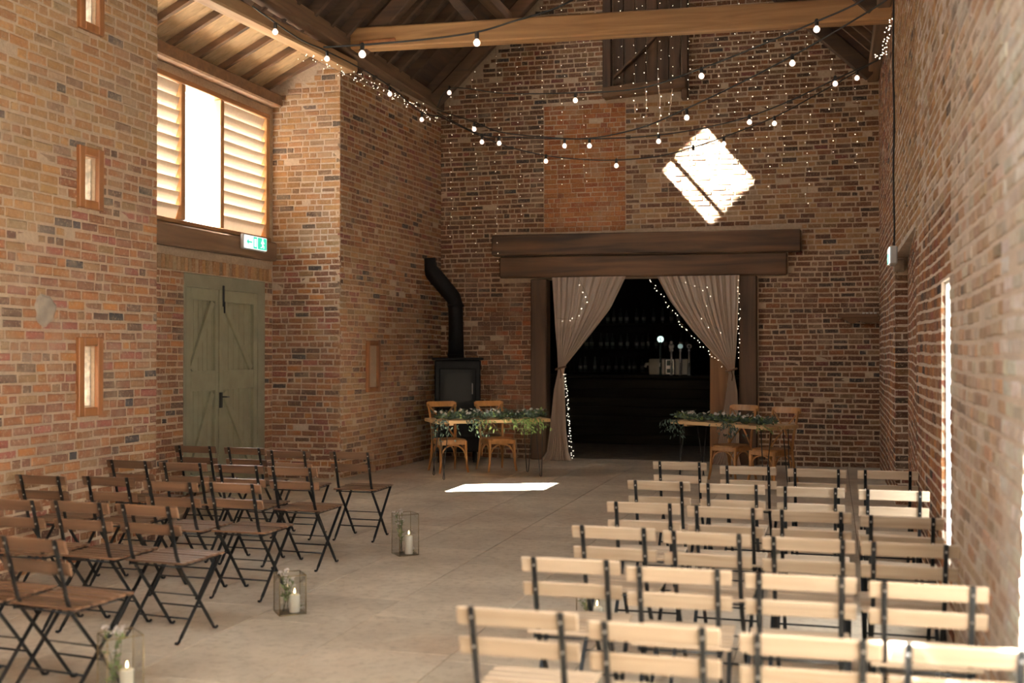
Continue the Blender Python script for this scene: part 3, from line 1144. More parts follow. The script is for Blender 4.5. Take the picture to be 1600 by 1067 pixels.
# slit windows
for i, (a, b_, c, d) in enumerate(SLITS):
    t = thing('window_%d' % (i + 1), ['uppermost narrow wood-framed slit window in the long brick wall', 'middle narrow wood-framed slit window in the long brick wall',
                                      'lowest narrow wood-framed slit window in the long brick wall'][i], 'window', (XL, (a + b_) / 2, c), 0, None, 'structure')
    x = XL + .006
    tk = .05
    fw = .07
    part('frame_side', 'slit_w', lambda q: q.box((x, a + fw / 2, (c + d) / 2), (tk, fw, d - c), None, .006), t)
    part('frame_side', 'slit_w', lambda q: q.box((x, b_ - fw / 2, (c + d) / 2), (tk, fw, d - c), None, .006), t)
    part('frame_head', 'slit_w', lambda q: q.box((x, (a + b_) / 2, d - fw / 2), (tk * .96, b_ - a - 2 * fw - .002, fw), None, .006), t)
    part('frame_sill', 'slit_w', lambda q: q.box((x, (a + b_) / 2, c + fw / 2), (tk * .96, b_ - a - 2 * fw - .002, fw), None, .006), t)
    lin = lambda q: (q.box((XL - .19, a + .08, (c + d) / 2), (.3, .008, d - c - .15)), q.box((XL - .19, b_ - .08, (c + d) / 2), (.3, .008, d - c - .15)),
                     q.box((XL - .19, (a + b_) / 2, c + .08), (.3, b_ - a - .17, .008)))
    part('limewashed_reveal', 'limewash', lin, t)
    part('pane', 'dirty', lambda q: q.box((XL - .17, (a + b_) / 2, (c + d) / 2), (.005, b_ - a - .175, d - c - .16)), t)
ang = math.atan2(uF.y, uF.x)
t = thing('window_7', 'narrow wood-framed slit window in the shaded wall by the stove', 'window', A_ + uF * (s4[0] + s4[1]) / 2 + Zv * s4[2], ang, None, 'structure')
h4, w4 = s4[3] - s4[2], s4[1] - s4[0]
for nm, c, d in (('frame_side', (-w4 / 2 + .035, -.006, h4 / 2), (.07, .05, h4)), ('frame_side', (w4 / 2 - .035, -.006, h4 / 2), (.07, .05, h4)),
                 ('frame_head', (0, -.006, h4 - .035), (w4 - .142, .048, .07)), ('frame_sill', (0, -.006, .035), (w4 - .142, .048, .07))):
    b = MB()
    b.box(c, d, None, .006)
    b.build(nm, M['slit_w'], t)
b = MB()
b.box((0, .012, h4 / 2), (w4 - .142, .008, h4 - .142))
b.build('back_board', M['post_z'], t)

# ------------------------------------------------------------------ green double door
t = thing('door_1', 'sage green double plank doors under the louvred window', 'door', (XP - .05, 12.43, 0), 0, None, 'structure')
xd = XP - .06
ym = 12.26
part('door_frame', 'door_d', lambda b: b.box((xd, (DOOR[0] + DOOR[1]) / 2, 2.525), (.13, DOOR[1] - DOOR[0] - .01, .17), None, .008), t)
part('door_frame', 'door_d', lambda b: b.box((xd, DOOR[1] - .10, 1.24), (.13, .19, 2.47), None, .008), t)
part('door_frame', 'door_d', lambda b: b.box((xd, DOOR[0] + .035, 1.24), (.13, .06, 2.47), None, .008), t)
part('threshold', 'old_y', lambda b: b.box((xd - .03, (DOOR[0] + DOOR[1]) / 2, -.03), (.30, DOOR[1] - DOOR[0] - .01, .09), None, .006), t)
for (y0, y1, sg) in ((DOOR[0] + .07, ym - .004, 1), (ym + .004, DOOR[1] - .20, -1)):
    b = MB()
    b.box((xd - .012, (y0 + y1) / 2, 1.24), (.02, y1 - y0, 2.45))
    leaf = b.build('door_leaf', M['door_d'], t, True)
    nb = 7
    for i in range(nb):
        ww = (y1 - y0 - .02) / nb
        b = MB()
        b.box((xd + .006, y0 + .01 + ww * (i + .5), 1.24), (.016, ww - .009, 2.41), None, .004)
        b.build('plank', M['door'], leaf, True)
    for y in (y0 + .045, y1 - .045):
        b = MB()
        b.box((xd + .034, y, 1.24), (.042, .09, 2.41), None, .004)
        b.build('stile', M['door'], leaf, True)
    for z, h in ((2.37, .14), (1.335, .24), (.12, .22)):
        b = MB()
        b.box((xd + .0335, (y0 + y1) / 2, z), (.041, y1 - y0 - .182, h), None, .004)
        b.build('rail', M['door'], leaf, True)
    ya_, yb_ = (y1 - .10, y0 + .13) if sg > 0 else (y0 + .10, y1 - .13)
    for z1_, z0_ in ((2.31, 1.47), (1.20, .25)):
        b = MB()
        b.bar((xd + .0300, ya_ - sg * .03, z1_ - .02), (xd + .0300, yb_, z0_), .085, .032, (1, 0, 0), .003)
        b.build('brace', M['door'], leaf, True)
part('cover_strip', 'door', lambda b: b.box((xd + .064, ym, 1.24), (.02, .06, 2.41), None, .004), t)
part('bolt', 'black', lambda b: (b.box((xd + .082, ym + .05, 2.37), (.016, .035, .26), None, .004), b.tube([(xd + .095, ym + .05, 2.30), (xd + .095, ym + .05, 2.16)], .011, 8)), t)
part('door_latch', 'black', lambda b: (b.box((xd + .082, ym - .01, 1.09), (.02, .055, .19), None, .004), b.tube([(xd + .082, ym, 1.13), (xd + .13, ym, 1.13), (xd + .13, ym + .10, 1.125)], .009, 8)), t)


# ------------------------------------------------------------------ exit signs
def running_man(b, T):
    def q(pts):
        n = len(pts)
        vs = [T(u, v, .0) for u, v in pts] + [T(u, v, .002) for u, v in pts]
        b.add(vs, [tuple(range(n, 2 * n)), tuple(reversed(range(n)))] + [(i, (i + 1) % n, n + (i + 1) % n, n + i) for i in range(n)])
    q([(.012 * math.cos(a), .045 + .012 * math.sin(a)) for a in [i * PI / 5 for i in range(10)]])
    q([(-.018, .03), (.012, .03), (.010, -.008), (-.012, -.006)])
    q([(.008, .026), (.036, .010), (.034, .002), (.008, .014)])
    q([(-.014, .028), (-.036, .004), (-.030, -.002), (-.012, .014)])
    q([(.002, -.006), (.030, -.022), (.026, -.046), (.018, -.044), (.020, -.026), (-.006, -.014)])
    q([(-.006, -.006), (-.014, -.030), (-.042, -.034), (-.042, -.042), (-.008, -.038), (.004, -.010)])


t = thing('exit_sign', 'lit white and green exit sign on the timber above the green doors', 'sign', (XP + .10, 12.87, 2.98), 0)
ex = Vector((XP + .135, 12.87, 3.075))
part('case', 'sign_box', lambda b: b.box((ex.x - .012, ex.y, ex.z), (.05, .60, .19), None, .012), t)
part('lit_face', 'sign_w', lambda b: b.box((ex.x + .017, ex.y, ex.z), (.008, .57, .165), None, .002), t)
part('green_panel', 'sign_g', lambda b: (b.box((ex.x + .0215, ex.y + .16, ex.z), (.003, .23, .15)), b.box((ex.x + .0215, ex.y - .02, ex.z), (.003, .09, .15))), t)
part('running_figure', 'sign_w', lambda b: running_man(b, lambda u, v, d: Vector((ex.x + .0235 + d, ex.y + .17 + u * 1.3, ex.z + v * 1.3))), t)
part('door_symbol', 'sign_w', lambda b: b.box((ex.x + .0235, ex.y - .02, ex.z), (.003, .045, .10)), t)
part('arrow', 'sign_g', lambda b: (b.box((ex.x + .0225, ex.y - .15, ex.z), (.003, .10, .022)),
                                   b.add([(ex.x + .0225, ex.y - .19, ex.z + .04), (ex.x + .0225, ex.y - .19, ex.z - .04), (ex.x + .0225, ex.y - .245, ex.z),
                                          (ex.x + .025, ex.y - .19, ex.z + .04), (ex.x + .025, ex.y - .19, ex.z - .04), (ex.x + .025, ex.y - .245, ex.z)],
                                         [(0, 2, 1), (3, 4, 5), (0, 1, 4, 3), (1, 2, 5, 4), (2, 0, 3, 5)])), t)
e2 = Vector((XR - .075, 12.55, 2.70))
t = thing('exit_sign', 'small lit exit lamp at the foot of the hanging cable', 'sign', (XR, 12.55, 2.60), 0)
part('case', 'sign_box', lambda b: b.box((XR - .035, e2.y, e2.z), (.075, .36, .19), None, .012), t)
part('lit_face', 'sign_w', lambda b: b.box((e2.x - .002, e2.y, e2.z), (.012, .33, .17), None, .004), t)
part('green_panel', 'sign_g', lambda b: b.box((e2.x - .009, e2.y, e2.z - .03), (.004, .26, .10)), t)
part('running_figure', 'sign_w', lambda b: running_man(b, lambda u, v, d: Vector((e2.x - .0115 - d, e2.y - u * 1.0, e2.z - .03 + v * .9))), t)
# the cable down the wall
pts = [(XR - .02, 12.62, 5.66)] + [(XR - .02 + .004 * math.sin(i), 12.62 + .012 * math.sin(i * .7), 5.66 - i * .19) for i in range(1, 15)] + [(XR - .02, 12.60, 2.80)]
b = MB()
b.tube(pts, .011, 6)
tag(b.build('cable', M['rubber']), 'black cable hanging down the side wall to the exit lamp', 'cable')

# ------------------------------------------------------------------ lintels, posts, hatch on the end wall
b = MB()
b.bar((-5.17, YE - .05, 3.365), (-.43, YE - .05, 3.32), .18, .33, (0, 0, 1), .02)
tag(b.build('lintel', M['old_x']), 'upper massive dark timber lintel over the curtained opening', 'beam', None, 'structure')
b = MB()
b.bar((-5.05, YE - .03, 3.015), (-.63, YE - .03, 2.985), .16, .335, (0, 0, 1), .02)
tag(b.build('lintel', M['old_x']), 'lower shorter dark timber lintel resting on the posts', 'beam', None, 'structure')
for x, nm in ((-4.41, 'dark timber door post beside the stove-side curtain'), (-1.20, 'dark timber door post behind the hoop-backed chairs by the cable wall')):
    b = MB()
    b.box((x, YE + .02, 1.41), (.26, .26, 2.82), None, .015)
    tag(b.build('door_post', M['old_z']), nm, 'post', None, 'structure')
b = MB()
b.box((-1.62, YE + .33, 1.4), (.36, .07, 2.8), None, .01)
tag(b.build('plank_post', M['post_z']), 'warm brown plank upright half hidden by the drawn curtain', 'post', None, 'structure')

t = thing('loft_hatch', 'boarded dark wooden loft hatch high on the end wall', 'hatch', (-2.73, YE, 5.6), 0)
yh = YE - .068
part('hatch_post', 'old_z', lambda b: b.box((-3.32, yh, 6.55), (.13, .14, 1.9), None, .01), t)
part('hatch_post', 'old_z', lambda b: b.box((-2.13, yh, 6.5), (.10, .14, 2.0), None, .01), t)
part('hatch_sill', 'porch_r', lambda b: b.bar((-3.38, yh - .03, 5.66), (-2.10, yh - .03, 5.73), .19, .17, (0, 0, 1), .015), t)
for i in range(6):
    ww = 1.04 / 6
    part('plank', 'old_z', lambda b: b.box((-3.24 + ww * (i + .5), yh + .03 + .006 * (i % 2), 6.6), (ww - .006, .03, 1.7), None, .004), t)
part('brace', 'old_x', lambda b: b.bar((-3.22, yh - .03, 5.88), (-2.3, yh - .03, 6.72), .03, .11, (0, 1, 0), .004), t)
part('hatch_head', 'old_x', lambda b: b.box((-2.72, yh - .02, 7.47), (1.35, .16, .14), None, .01), t)

# shelf in the corner
t = thing('wall_shelf', 'small brown wooden shelf with a wavy apron in the end wall corner', 'shelf', (.36, YE - .08, 2.1), 0)
part('shelf_board', 'old_x', lambda b: b.box((.36, YE - .10, 2.205), (.56, .19, .05), None, .006), t)
pts = [(.12, 2.18), (.64, 2.18), (.64, 2.085)]
for i in range(11):
    q = i / 10
    pts.append((.60 - .42 * q, 2.095 + .030 * math.cos(q * PI * 4) * (.5 + .5 * q) + .02 * q))
n = len(pts)
b = MB()
b.add([(x, YE - .17, z) for x, z in pts] + [(x, YE - .13, z) for x, z in pts], [tuple(range(n)), tuple(reversed(range(n, 2 * n)))] + [(i, n + i, n + (i + 1) % n, (i + 1) % n) for i in range(n)])
b.build('apron', M['porch_r'], t, True)
tl0 = None
for i, x in enumerate((.44, .49, .545, .60)):
    if tl0 is None:
        tl0 = thing('tealight', 'white tealight on the corner shelf, first from the opening', 'candle', (x, YE - .11, 2.231), 0, 'tealights on the corner shelf')
        b = MB()
        b.lathe([(.018, 0), (.019, .004), (.019, .022), (.016, .023)], (0, 0, 0), 10)
        b.build('cup', M['white'], tl0)
    else:
        o = copy_tree(tl0)
        o.location = (x, YE - .11 + .01 * (i % 2), 2.231)
        o['label'] = 'white tealight on the corner shelf, %s from the opening' % NTH[i]

# ------------------------------------------------------------------ stove
t = thing('wood_stove', 'black iron wood stove with a cranked flue in the corner', 'stove', (-5.55, 16.36, 0), math.radians(20))
for sx in (-1, 1):
    for sy in (-1, 1):
        b = MB()
        b.lathe([(.035, 0), (.03, .03), (.028, .17)], (sx * .27, sy * .17, 0), 8)
        b.build('leg', M['iron'], t)
b = MB()
b.box((0, 0, .86), (.70, .48, 1.40), None, .02)
b.build('body', M['iron'], t)
b = MB()
b.box((0, 0, 1.575), (.78, .56, .04), None, .012)
b.build('top_plate', M['iron'], t)
b = MB()
b.box((0, -.255, 1.12), (.56, .03, .62), None, .012)
dr = b.build('door', M['iron'], t)
b = MB()
b.box((0, -.272, 1.14), (.40, .006, .42))
b.build('door_glass', plain('stove_glass', (.012, .010, .008), .3, 0, .1, 3, 0, .06), dr)
b = MB()
b.tube([(.22, -.27, 1.05), (.22, -.31, 1.05), (.22, -.31, 1.2), (.22, -.27, 1.2)], .009, 8)
b.build('handle', M['steel'], dr)
b = MB()
b.box((0, -.255, .55), (.56, .025, .34), None, .012)
b.build('log_store_door', M['iron'], t)
q = math.radians(20)
Rz = Matrix.Rotation(-q, 3, 'Z')
loc = Vector((-5.55, 16.36, 0))
wpts = [(-5.62, 16.5, 1.59), (-5.62, 16.5, 2.0), (-5.63, 16.5, 2.42), (-5.66, 16.5, 2.52), (-5.90, 16.5, 2.80), (-6.02, 16.5, 2.93), (-6.07, 16.5, 3.0), (-6.085, 16.5, 3.14)]
b = MB()
b.tube([Rz @ (Vector(p) - loc) for p in wpts], [.125, .115, .115, .12, .125, .125, .125, .125], 16)
b.build('flue_pipe', M['iron'], t)
for z in (2.40, 1.64):
    b = MB()
    b.lathe([(.13, -.02), (.13, .02)], Rz @ (Vector((-5.625, 16.5, z)) - loc), 16)
    b.build('flue_collar', M['iron'], t)


# ------------------------------------------------------------------ bar behind the curtains
def room(name, lab, c, d):
    b = MB()
    b.box(c, d)
    struct(b.build(name, M['bar_dark']), lab, 'wall')


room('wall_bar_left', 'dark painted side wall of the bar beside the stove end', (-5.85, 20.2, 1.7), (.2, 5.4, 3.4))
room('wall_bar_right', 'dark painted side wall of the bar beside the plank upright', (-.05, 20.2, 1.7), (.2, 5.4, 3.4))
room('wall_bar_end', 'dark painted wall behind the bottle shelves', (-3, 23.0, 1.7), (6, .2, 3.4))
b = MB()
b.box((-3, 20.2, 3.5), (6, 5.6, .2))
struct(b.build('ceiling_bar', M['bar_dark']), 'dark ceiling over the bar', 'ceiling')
t = thing('bar_counter', 'dark boarded bar counter behind the curtained opening', 'bar', (-3.3, 20.3, 0))
for i in range(7):
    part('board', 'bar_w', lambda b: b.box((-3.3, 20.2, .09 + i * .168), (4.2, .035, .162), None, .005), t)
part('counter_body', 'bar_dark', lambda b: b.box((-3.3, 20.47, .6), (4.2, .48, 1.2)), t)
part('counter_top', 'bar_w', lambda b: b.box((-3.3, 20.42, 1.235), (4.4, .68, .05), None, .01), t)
t = thing('back_shelf', 'dark tall shelving of bottles behind the bar counter', 'shelf', (-3.9, 22.7, 0))
for z in (1.26, 1.74, 2.25):
    part('shelf_board', 'bar_w', lambda b: b.box((-3.9, 22.68, z), (2.6, .36, .03), None, .004), t)
for x in (-5.2, -2.6):
    part('side_panel', 'bar_w', lambda b: b.box((x, 22.69, 1.35), (.03, .37, 2.7), None, .004), t)
part('cupboard_base', 'bar_w', lambda b: b.box((-3.9, 22.68, .55), (2.56, .36, 1.1), None, .005), t)
R = random.Random(9)
kinds = []
for k, (r_, h, nr, nh) in enumerate(((.038, .20, .013, .09), (.034, .22, .014, .07), (.042, .17, .016, .08))):
    rt = thing('bottle', 'x', 'bottle', (0, 0, 0))
    b = MB()
    b.lathe([(r_ * .9, 0), (r_, .01), (r_, h), (nr * 1.3, h + .045), (nr, h + .06), (nr, h + nh), (nr * 1.15, h + nh + .004), (nr * 1.15, h + nh + .02)], (0, 0, 0), 10)
    b.build('bottle_body', M['bottle'], rt)
    b = MB()
    b.lathe([(r_ + .001, .05), (r_ + .001, .13)], (0, 0, 0), 10)
    b.build('bottle_label', M['bottle_l'], rt)
    kinds.append(rt)
used = set()
SHELF = {1.74: 'middle', 2.25: 'top', 1.26: 'lowest'}
for z in (2.25, 1.74, 1.26):
    x = -5.0
    nb = 0
    while x < -2.75:
        k = R.randrange(3)
        o = kinds[k] if k not in used else copy_tree(kinds[k])
        used.add(k)
        o.location = (x, 22.62 + R.uniform(-.03, .03), z + .0155)
        o['label'] = 'dim glass bottle on the %s bar shelf, %s from the stove side' % (SHELF[z], NTH[nb])
        nb += 1
        o['group'] = 'bottles on the %s bar shelf' % SHELF[z]
        x += R.uniform(.105, .21)
# beer taps on the counter
zt = 1.261
t = thing('tap_cabinet', 'pale boxy drinks cabinet with dark panels on the bar counter', 'dispenser', (-2.86, 20.42, zt))
part('cabinet_body', 'tap_box', lambda b: b.box((-3.06, 20.42, zt + .15), (.30, .24, .29), None, .015), t)
part('cabinet_body', 'tap_box', lambda b: b.box((-2.62, 20.42, zt + .15), (.24, .24, .29), None, .015), t)
part('centre_panel', 'steel', lambda b: b.box((-2.82, 20.38, zt + .15), (.16, .24, .28), None, .012), t)
part('display', 'ink', lambda b: (b.box((-2.82, 20.255, zt + .22), (.11, .012, .09)), b.box((-2.82, 20.255, zt + .08), (.11, .012, .07))), t)
part('spout', 'tap_box', lambda b: b.tube([(-3.2, 20.40, zt + .2), (-3.27, 20.38, zt + .2), (-3.29, 20.38, zt + .14)], .03, 8), t)
for (px, py, rr, mt, lab, z2) in ((1032, 530, .058, 'tap_lit', 'tall beer tap with a brightly lit round badge', 0), (1049, 541, .05, 'tap_box', 'beer tap with a dull ornate badge next to the lit one', 0),
                                  (1063, 541, .045, 'tap_dim', 'beer tap with a small pale round badge', 0), (1077, 541, .045, 'steel', 'beer tap with a white ring badge at the counter end', 0)):
    c = atY(px, py, 20.26)
    t = thing('beer_tap', lab, 'tap', (c.x, 20.26, zt))
    part('column', 'steel' if mt != 'tap_lit' else 'ink', lambda b: b.lathe([(.04, zt), (.022, zt + .02), (.02, c.z - .10), (.03, c.z - .08), (.012, c.z - rr * .7)], (c.x, 20.26, 0), 10), t)
    RX = Matrix.Rotation(PI / 2, 3, 'X')
    bd = part('badge', mt, lambda b: b.lathe([(rr, -.012), (rr, .012)], c, 18, RX), t)
    if mt == 'tap_lit':
        part('badge_mark', 'ink', lambda b: (b.box((c.x, 20.246, c.z + .005), (.010, .003, .05)), b.box((c.x + .012, 20.246, c.z - .018), (.03, .003, .008))), bd)
    elif mt == 'steel':
        part('badge_ring', 'white', lambda b: b.tube([(c.x + .036 * math.cos(a), 20.244, c.z + .036 * math.sin(a)) for a in [i * PI / 8 for i in range(17)]], .008, 6, False), bd)
        part('badge_mark', 'ink', lambda b: b.box((c.x, 20.246, c.z), (.05, .003, .014)), bd)
    elif mt == 'tap_box':
        part('badge_crest', 'tap_box', lambda b: (b.box((c.x, 20.26, c.z + .07), (.05, .02, .05), None, .01), b.box((c.x, 20.26, c.z - .07), (.07, .02, .06), None, .015)), bd)
    part('spout', 'steel', lambda b: b.tube([(c.x, 20.26, zt + .22), (c.x, 20.18, zt + .21), (c.x, 20.17, zt + .16)], .01, 8), t)


# ------------------------------------------------------------------ curtains
def curtain(name, lab, keys, nf, seed, y0):
    """keys : (z, x_left, x_right, fold depth, y shift)"""
    R = random.Random(seed)
    NU, NV = 120, 44
    zs = [k[0] for k in keys]
    ph = [R.uniform(0, 6) for _ in range(6)]
    V = []
    for j in range(NV + 1):
        tt = j / NV
        z = zs[0] + (zs[-1] - zs[0]) * tt
        vals = [np.interp(-z, [-q for q in zs], [k[i] for k in keys]) for i in (1, 2, 3, 4)]
        for i in range(NU + 1):
            s = i / NU
            ss = s + .012 * math.sin(5 * tt + ph[0]) + .02 * math.sin(9 * s + ph[1])
            fold = math.sin(2 * PI * nf * ss + .8 * math.sin(3 * tt + ph[2])) * .65 + .35 * math.sin(2 * PI * nf * 2.3 * ss + ph[3])
            V.append((vals[0] + (vals[1] - vals[0]) * s, y0 + vals[3] + vals[2] * fold, z))
    Fq = [(j * (NU + 1) + i, j * (NU + 1) + i + 1, (j + 1) * (NU + 1) + i + 1, (j + 1) * (NU + 1) + i) for j in range(NV) for i in range(NU)]
    t = thing(name, lab, 'curtain', ((keys[0][1] + keys[0][2]) / 2, y0, 0))
    b = MB()
    b.add(V, Fq, True)
    b.build('drape', M['curtain'], t, True)
    return t


Yc = 16.86


def cx(px, py):
    return atY(px, py, Yc).x


KL = [(2.835, cx(863, 434), cx(978, 434), .022, 0), (2.35, cx(866, 482), cx(954, 482), .026, 0), (2.02, cx(868, 516), cx(928, 516), .026, 0),
      (1.70, cx(871, 548), cx(902, 548), .022, 0), (1.47, cx(872, 571), cx(883, 571), .014, 0), (1.38, cx(872, 579), cx(881, 579), .012, 0),
      (1.1, cx(866, 608), cx(882, 608), .02, 0), (.5, cx(860, 668), cx(884, 668), .028, 0), (.12, cx(855, 706), cx(888, 706), .035, -.02), (.012, cx(847, 717), cx(894, 717), .06, -.05)]
KR = [(2.82, cx(1027, 434), cx(1155, 434), .026, 0), (2.45, cx(1047, 472), cx(1154, 472), .03, 0), (2.02, cx(1080, 516), cx(1152, 516), .03, 0),
      (1.70, cx(1110, 548), cx(1150, 548), .024, 0), (1.45, cx(1135, 573), cx(1148, 573), .014, 0), (1.37, cx(1139, 581), cx(1147, 581), .012, 0),
      (1.1, cx(1135, 608), cx(1152, 608), .02, 0), (.5, cx(1126, 668), cx(1155, 668), .03, 0), (.12, cx(1118, 706), cx(1155, 706), .035, -.02), (.012, cx(1110, 718), cx(1158, 718), .05, -.04)]
tl = curtain('curtain', 'sheer taupe curtain tied back on the stove side of the opening', KL, 9, 1, Yc)
tr = curtain('curtain', 'sheer grey pleated curtain tied back beside the plank upright', KR, 11, 2, Yc)
for tt, (px, py) in ((tl, (876, 575)), (tr, (1143, 578))):
    c = atY(px, py, Yc)
    b = MB()
    b.tube([(c.x + .075 * math.cos(a), Yc + .035 * math.sin(a), c.z + .02 * math.cos(a)) for a in [i * PI / 8 for i in range(17)]], .016, 8, False)
    b.tube([(c.x, Yc - .03, c.z), (c.x + .02, Yc - .05, c.z - .08), (c.x + .01, Yc - .05, c.z - .16)], .008, 6)
    b.build('tieback', M['rope'], tt, True)


# ------------------------------------------------------------------ micro lights
def leds(mb, pts, r=.007):
    for p in pts:
        p = Vector(p)
        mb.add([p + Vector(d) * r for d in ((1, 0, 0), (-1, 0, 0), (0, 1, 0), (0, -1, 0), (0, 0, 1), (0, 0, -1))],
               [(0, 2, 4), (2, 1, 4), (1, 3, 4), (3, 0, 4), (2, 0, 5), (1, 2, 5), (3, 1, 5), (0, 3, 5)])


def light_chain(name, lab, path, lp, group=None, jit=.02, r=.005, seed=1):
    t = thing(name, lab, 'fairy lights', path[0], 0, group)
    b = MB()
    b.tube(path, .0013, 4)
    b.build('wire', M['wire'], t, True)
    R = random.Random(seed)
    b = MB()
    leds(b, [Vector(p) + Vector((R.uniform(-jit, jit), R.uniform(-jit, jit) * .5, R.uniform(-jit, jit))) for p in lp], r)
    o = b.build('micro_bulbs', M['led'], t, True)
    o['kind'] = 'stuff'
    return t


def along(path, n):
    path = [Vector(p) for p in path]
    ls = [0]
    for a, b in zip(path[:-1], path[1:]):
        ls.append(ls[-1] + (b - a).length)
    out = []
    for i in range(n):
        s = ls[-1] * (i + .5) / n
        k = max(j for j in range(len(ls)) if ls[j] <= s)
        k = min(k, len(path) - 2)
        out.append(path[k].lerp(path[k + 1], (s - ls[k]) / max(1e-6, ls[k + 1] - ls[k])))
    return out


R = random.Random(17)
XS = [704, 742, 776, 812, 846, 880, 914, 968, 992, 1008, 1030, 1049, 1078, 1124, 1152, 1176, 1200, 1224, 1262, 1300, 1340]
for i, px in enumerate(XS):
    top = atY(px, 70, YE - .30)
    zt_ = roof_z(top.x) + .19
    zb = atY(px, R.uniform(225, 330) if 840 < px else R.uniform(330, 420), YE - .16).z
    if 940 < px < 1085:
        zb = atY(px, R.uniform(160, 230), YE - .16).z
    n = int((zt_ - zb) / .14)
    path = [(top.x + .02 * math.sin(k * 1.3 + i), YE - .30, zt_ + (zb - zt_) * k / 20) for k in range(21)]
    light_chain('fairy_light_strand', 'thin hanging strand of tiny lights on the end wall, %s from stove corner' % NTH[i], path, along(path, n), 'hanging light strands on the end wall', .03, .0048, i)
path = [atX(x, y, -5.925) for x, y in ((470, 84), (520, 108), (560, 122), (600, 140), (640, 160), (685, 185))]
light_chain('fairy_lights', 'tangle of tiny lights bunched along the stove side wall plate', path, [q for k in range(2) for q in along(path, 44)], None, .07, .0045, 40)
path = [atY(x, y, 13.0) for x, y in ((1391, 28), (1386, 50), (1384, 70), (1382, 84), (1376, 90), (1366, 84))]
light_chain('fairy_lights', 'tiny lights dangling in a loop at the top of the cable wall', path, along(path, 34), None, .03, .0055, 41)
path = [atY(x, y, Yc - .06) for x, y in ((1013, 434), (1030, 456), (1048, 484), (1068, 510), (1090, 535), (1112, 556), (1130, 572))]
light_chain('fairy_lights', 'tiny lights following the slanting inner hem of the pleated curtain', path, along(path, 30), None, .03, .005, 42)
path = [atY(x, y, Yc - .06) for x, y in ((883, 582), (886, 620), (888, 660), (891, 695), (897, 716))]
light_chain('fairy_lights', 'tiny lights trailing to the floor from the taupe curtain tieback', path, along(path, 46), None, .025, .0048, 43)
path = [atY(x, y, Yc - .07) for x, y in ((1154, 436), (1156, 480), (1155, 520), (1152, 560))]
light_chain('fairy_lights', 'tiny lights down the post edge of the pleated curtain', path, along(path, 18), None, .025, .005, 44)
path = [atY(x, y, Yc - .07) for x, y in ((905, 436), (918, 463), (914, 480), (905, 500), (870, 497))]
light_chain('fairy_lights', 'few tiny lights glowing on the taupe curtain', path, along(path, 9), None, .05, .006, 45)
path = [atY(x, y, Yc - .07) for x, y in ((1060, 440), (1085, 448), (1110, 450), (1100, 500), (1130, 520))]
light_chain('fairy_lights', 'few tiny lights glowing through the pleated curtain', path, along(path, 9), None, .05, .006, 46)


# ------------------------------------------------------------------ festoon strings
def festoon(lab, pts, bulbs, Ya, Yb, xa, xb, ends, drop=14, wallx=None):
    """pts: cable pixels; bulbs: bulb pixels; depth Y runs from Ya at px xa to Yb at px xb"""
    def P(x, y):
        if wallx is not None:
            return atX(x, y, wallx)
        return atY(x, y, Ya + (Yb - Ya) * (x - xa) / (xb - xa))
    cab = [P(*p) for p in pts]
    # smooth
    sm = []
    for i in range(len(cab) - 1):
        p0, p1, p2, p3 = cab[max(i - 1, 0)], cab[i], cab[i + 1], cab[min(i + 2, len(cab) - 1)]
        for k in range(6):
            q = k / 6
            sm.append(.5 * (2 * p1 + (p2 - p0) * q + (2 * p0 - 5 * p1 + 4 * p2 - p3) * q * q + (3 * p1 - p0 - 3 * p2 + p3) * q ** 3))
    sm.append(cab[-1])
    t = thing('festoon_string', lab, 'string lights', cab[0], 0)
    b = MB()
    b.tube(sm, .009, 6)
    b.build('cable', M['rubber'], t, True)
    for (x, y) in bulbs:
        c = P(x, y)
        r = .032
        b = MB()
        prof = [(r * math.sin(a), -r * math.cos(a)) for a in [PI * (.02 + .78 * i / 7) for i in range(8)]] + [(.013, r * 1.15)]
        b.lathe(prof, c, 12)
        b.build('bulb', M['bulb'], t, True)
        b = MB()
        b.lathe([(.016, r * 1.05), (.02, r * 1.1), (.02, r * 1.1 + .055), (.012, r * 1.1 + .068)], c, 10)
        b.build('socket', M['rubber'], t, True)


festoon('festoon string following the wall plate above the porch', [(395, 10), (428, 34), (470, 62), (510, 80), (560, 105), (608, 134), (658, 175), (690, 182)],
        [(430, 50), (511, 92), (609, 147), (659, 187)], 0, 0, 0, 1, 0, wallx=-5.88)
festoon('festoon string looped low in front of the oak tie beam', [(505, 74), (566, 70), (660, 62), (745, 50), (800, 34), (870, 12), (930, -20)],
        [(566, 85), (745, 67)], 9.0, 10.0, 500, 930, 0)
festoon('highest festoon string sweeping from stove corner to the tie beam end', [(683, 168), (705, 138), (790, 146), (898, 145), (1000, 138), (1096, 107), (1190, 70), (1275, 34), (1340, 5), (1388, -25)],
        [(702, 145), (899, 157), (1096, 119), (1276, 46)], 15.8, 10.5, 683, 1388, 0)
festoon('second festoon string, crossing the loft hatch line in a steep rise', [(683, 172), (740, 190), (780, 206), (850, 214), (920, 216), (1000, 200), (1072, 170), (1160, 128), (1237, 88), (1290, 58), (1370, 10), (1390, -4)],
        [(741, 202), (780, 224), (921, 228), (1073, 184), (1238, 99)], 15.8, 11.5, 683, 1390, 0)
festoon('third festoon string, passing above the bright sun patch', [(683, 176), (752, 210), (820, 215), (882, 217), (960, 216), (1029, 211), (1100, 200), (1171, 182), (1240, 155), (1305, 124), (1372, 94)],
        [(753, 222), (882, 228), (1029, 221), (1171, 191), (1305, 131)], 15.8, 14.2, 683, 1372, 0)
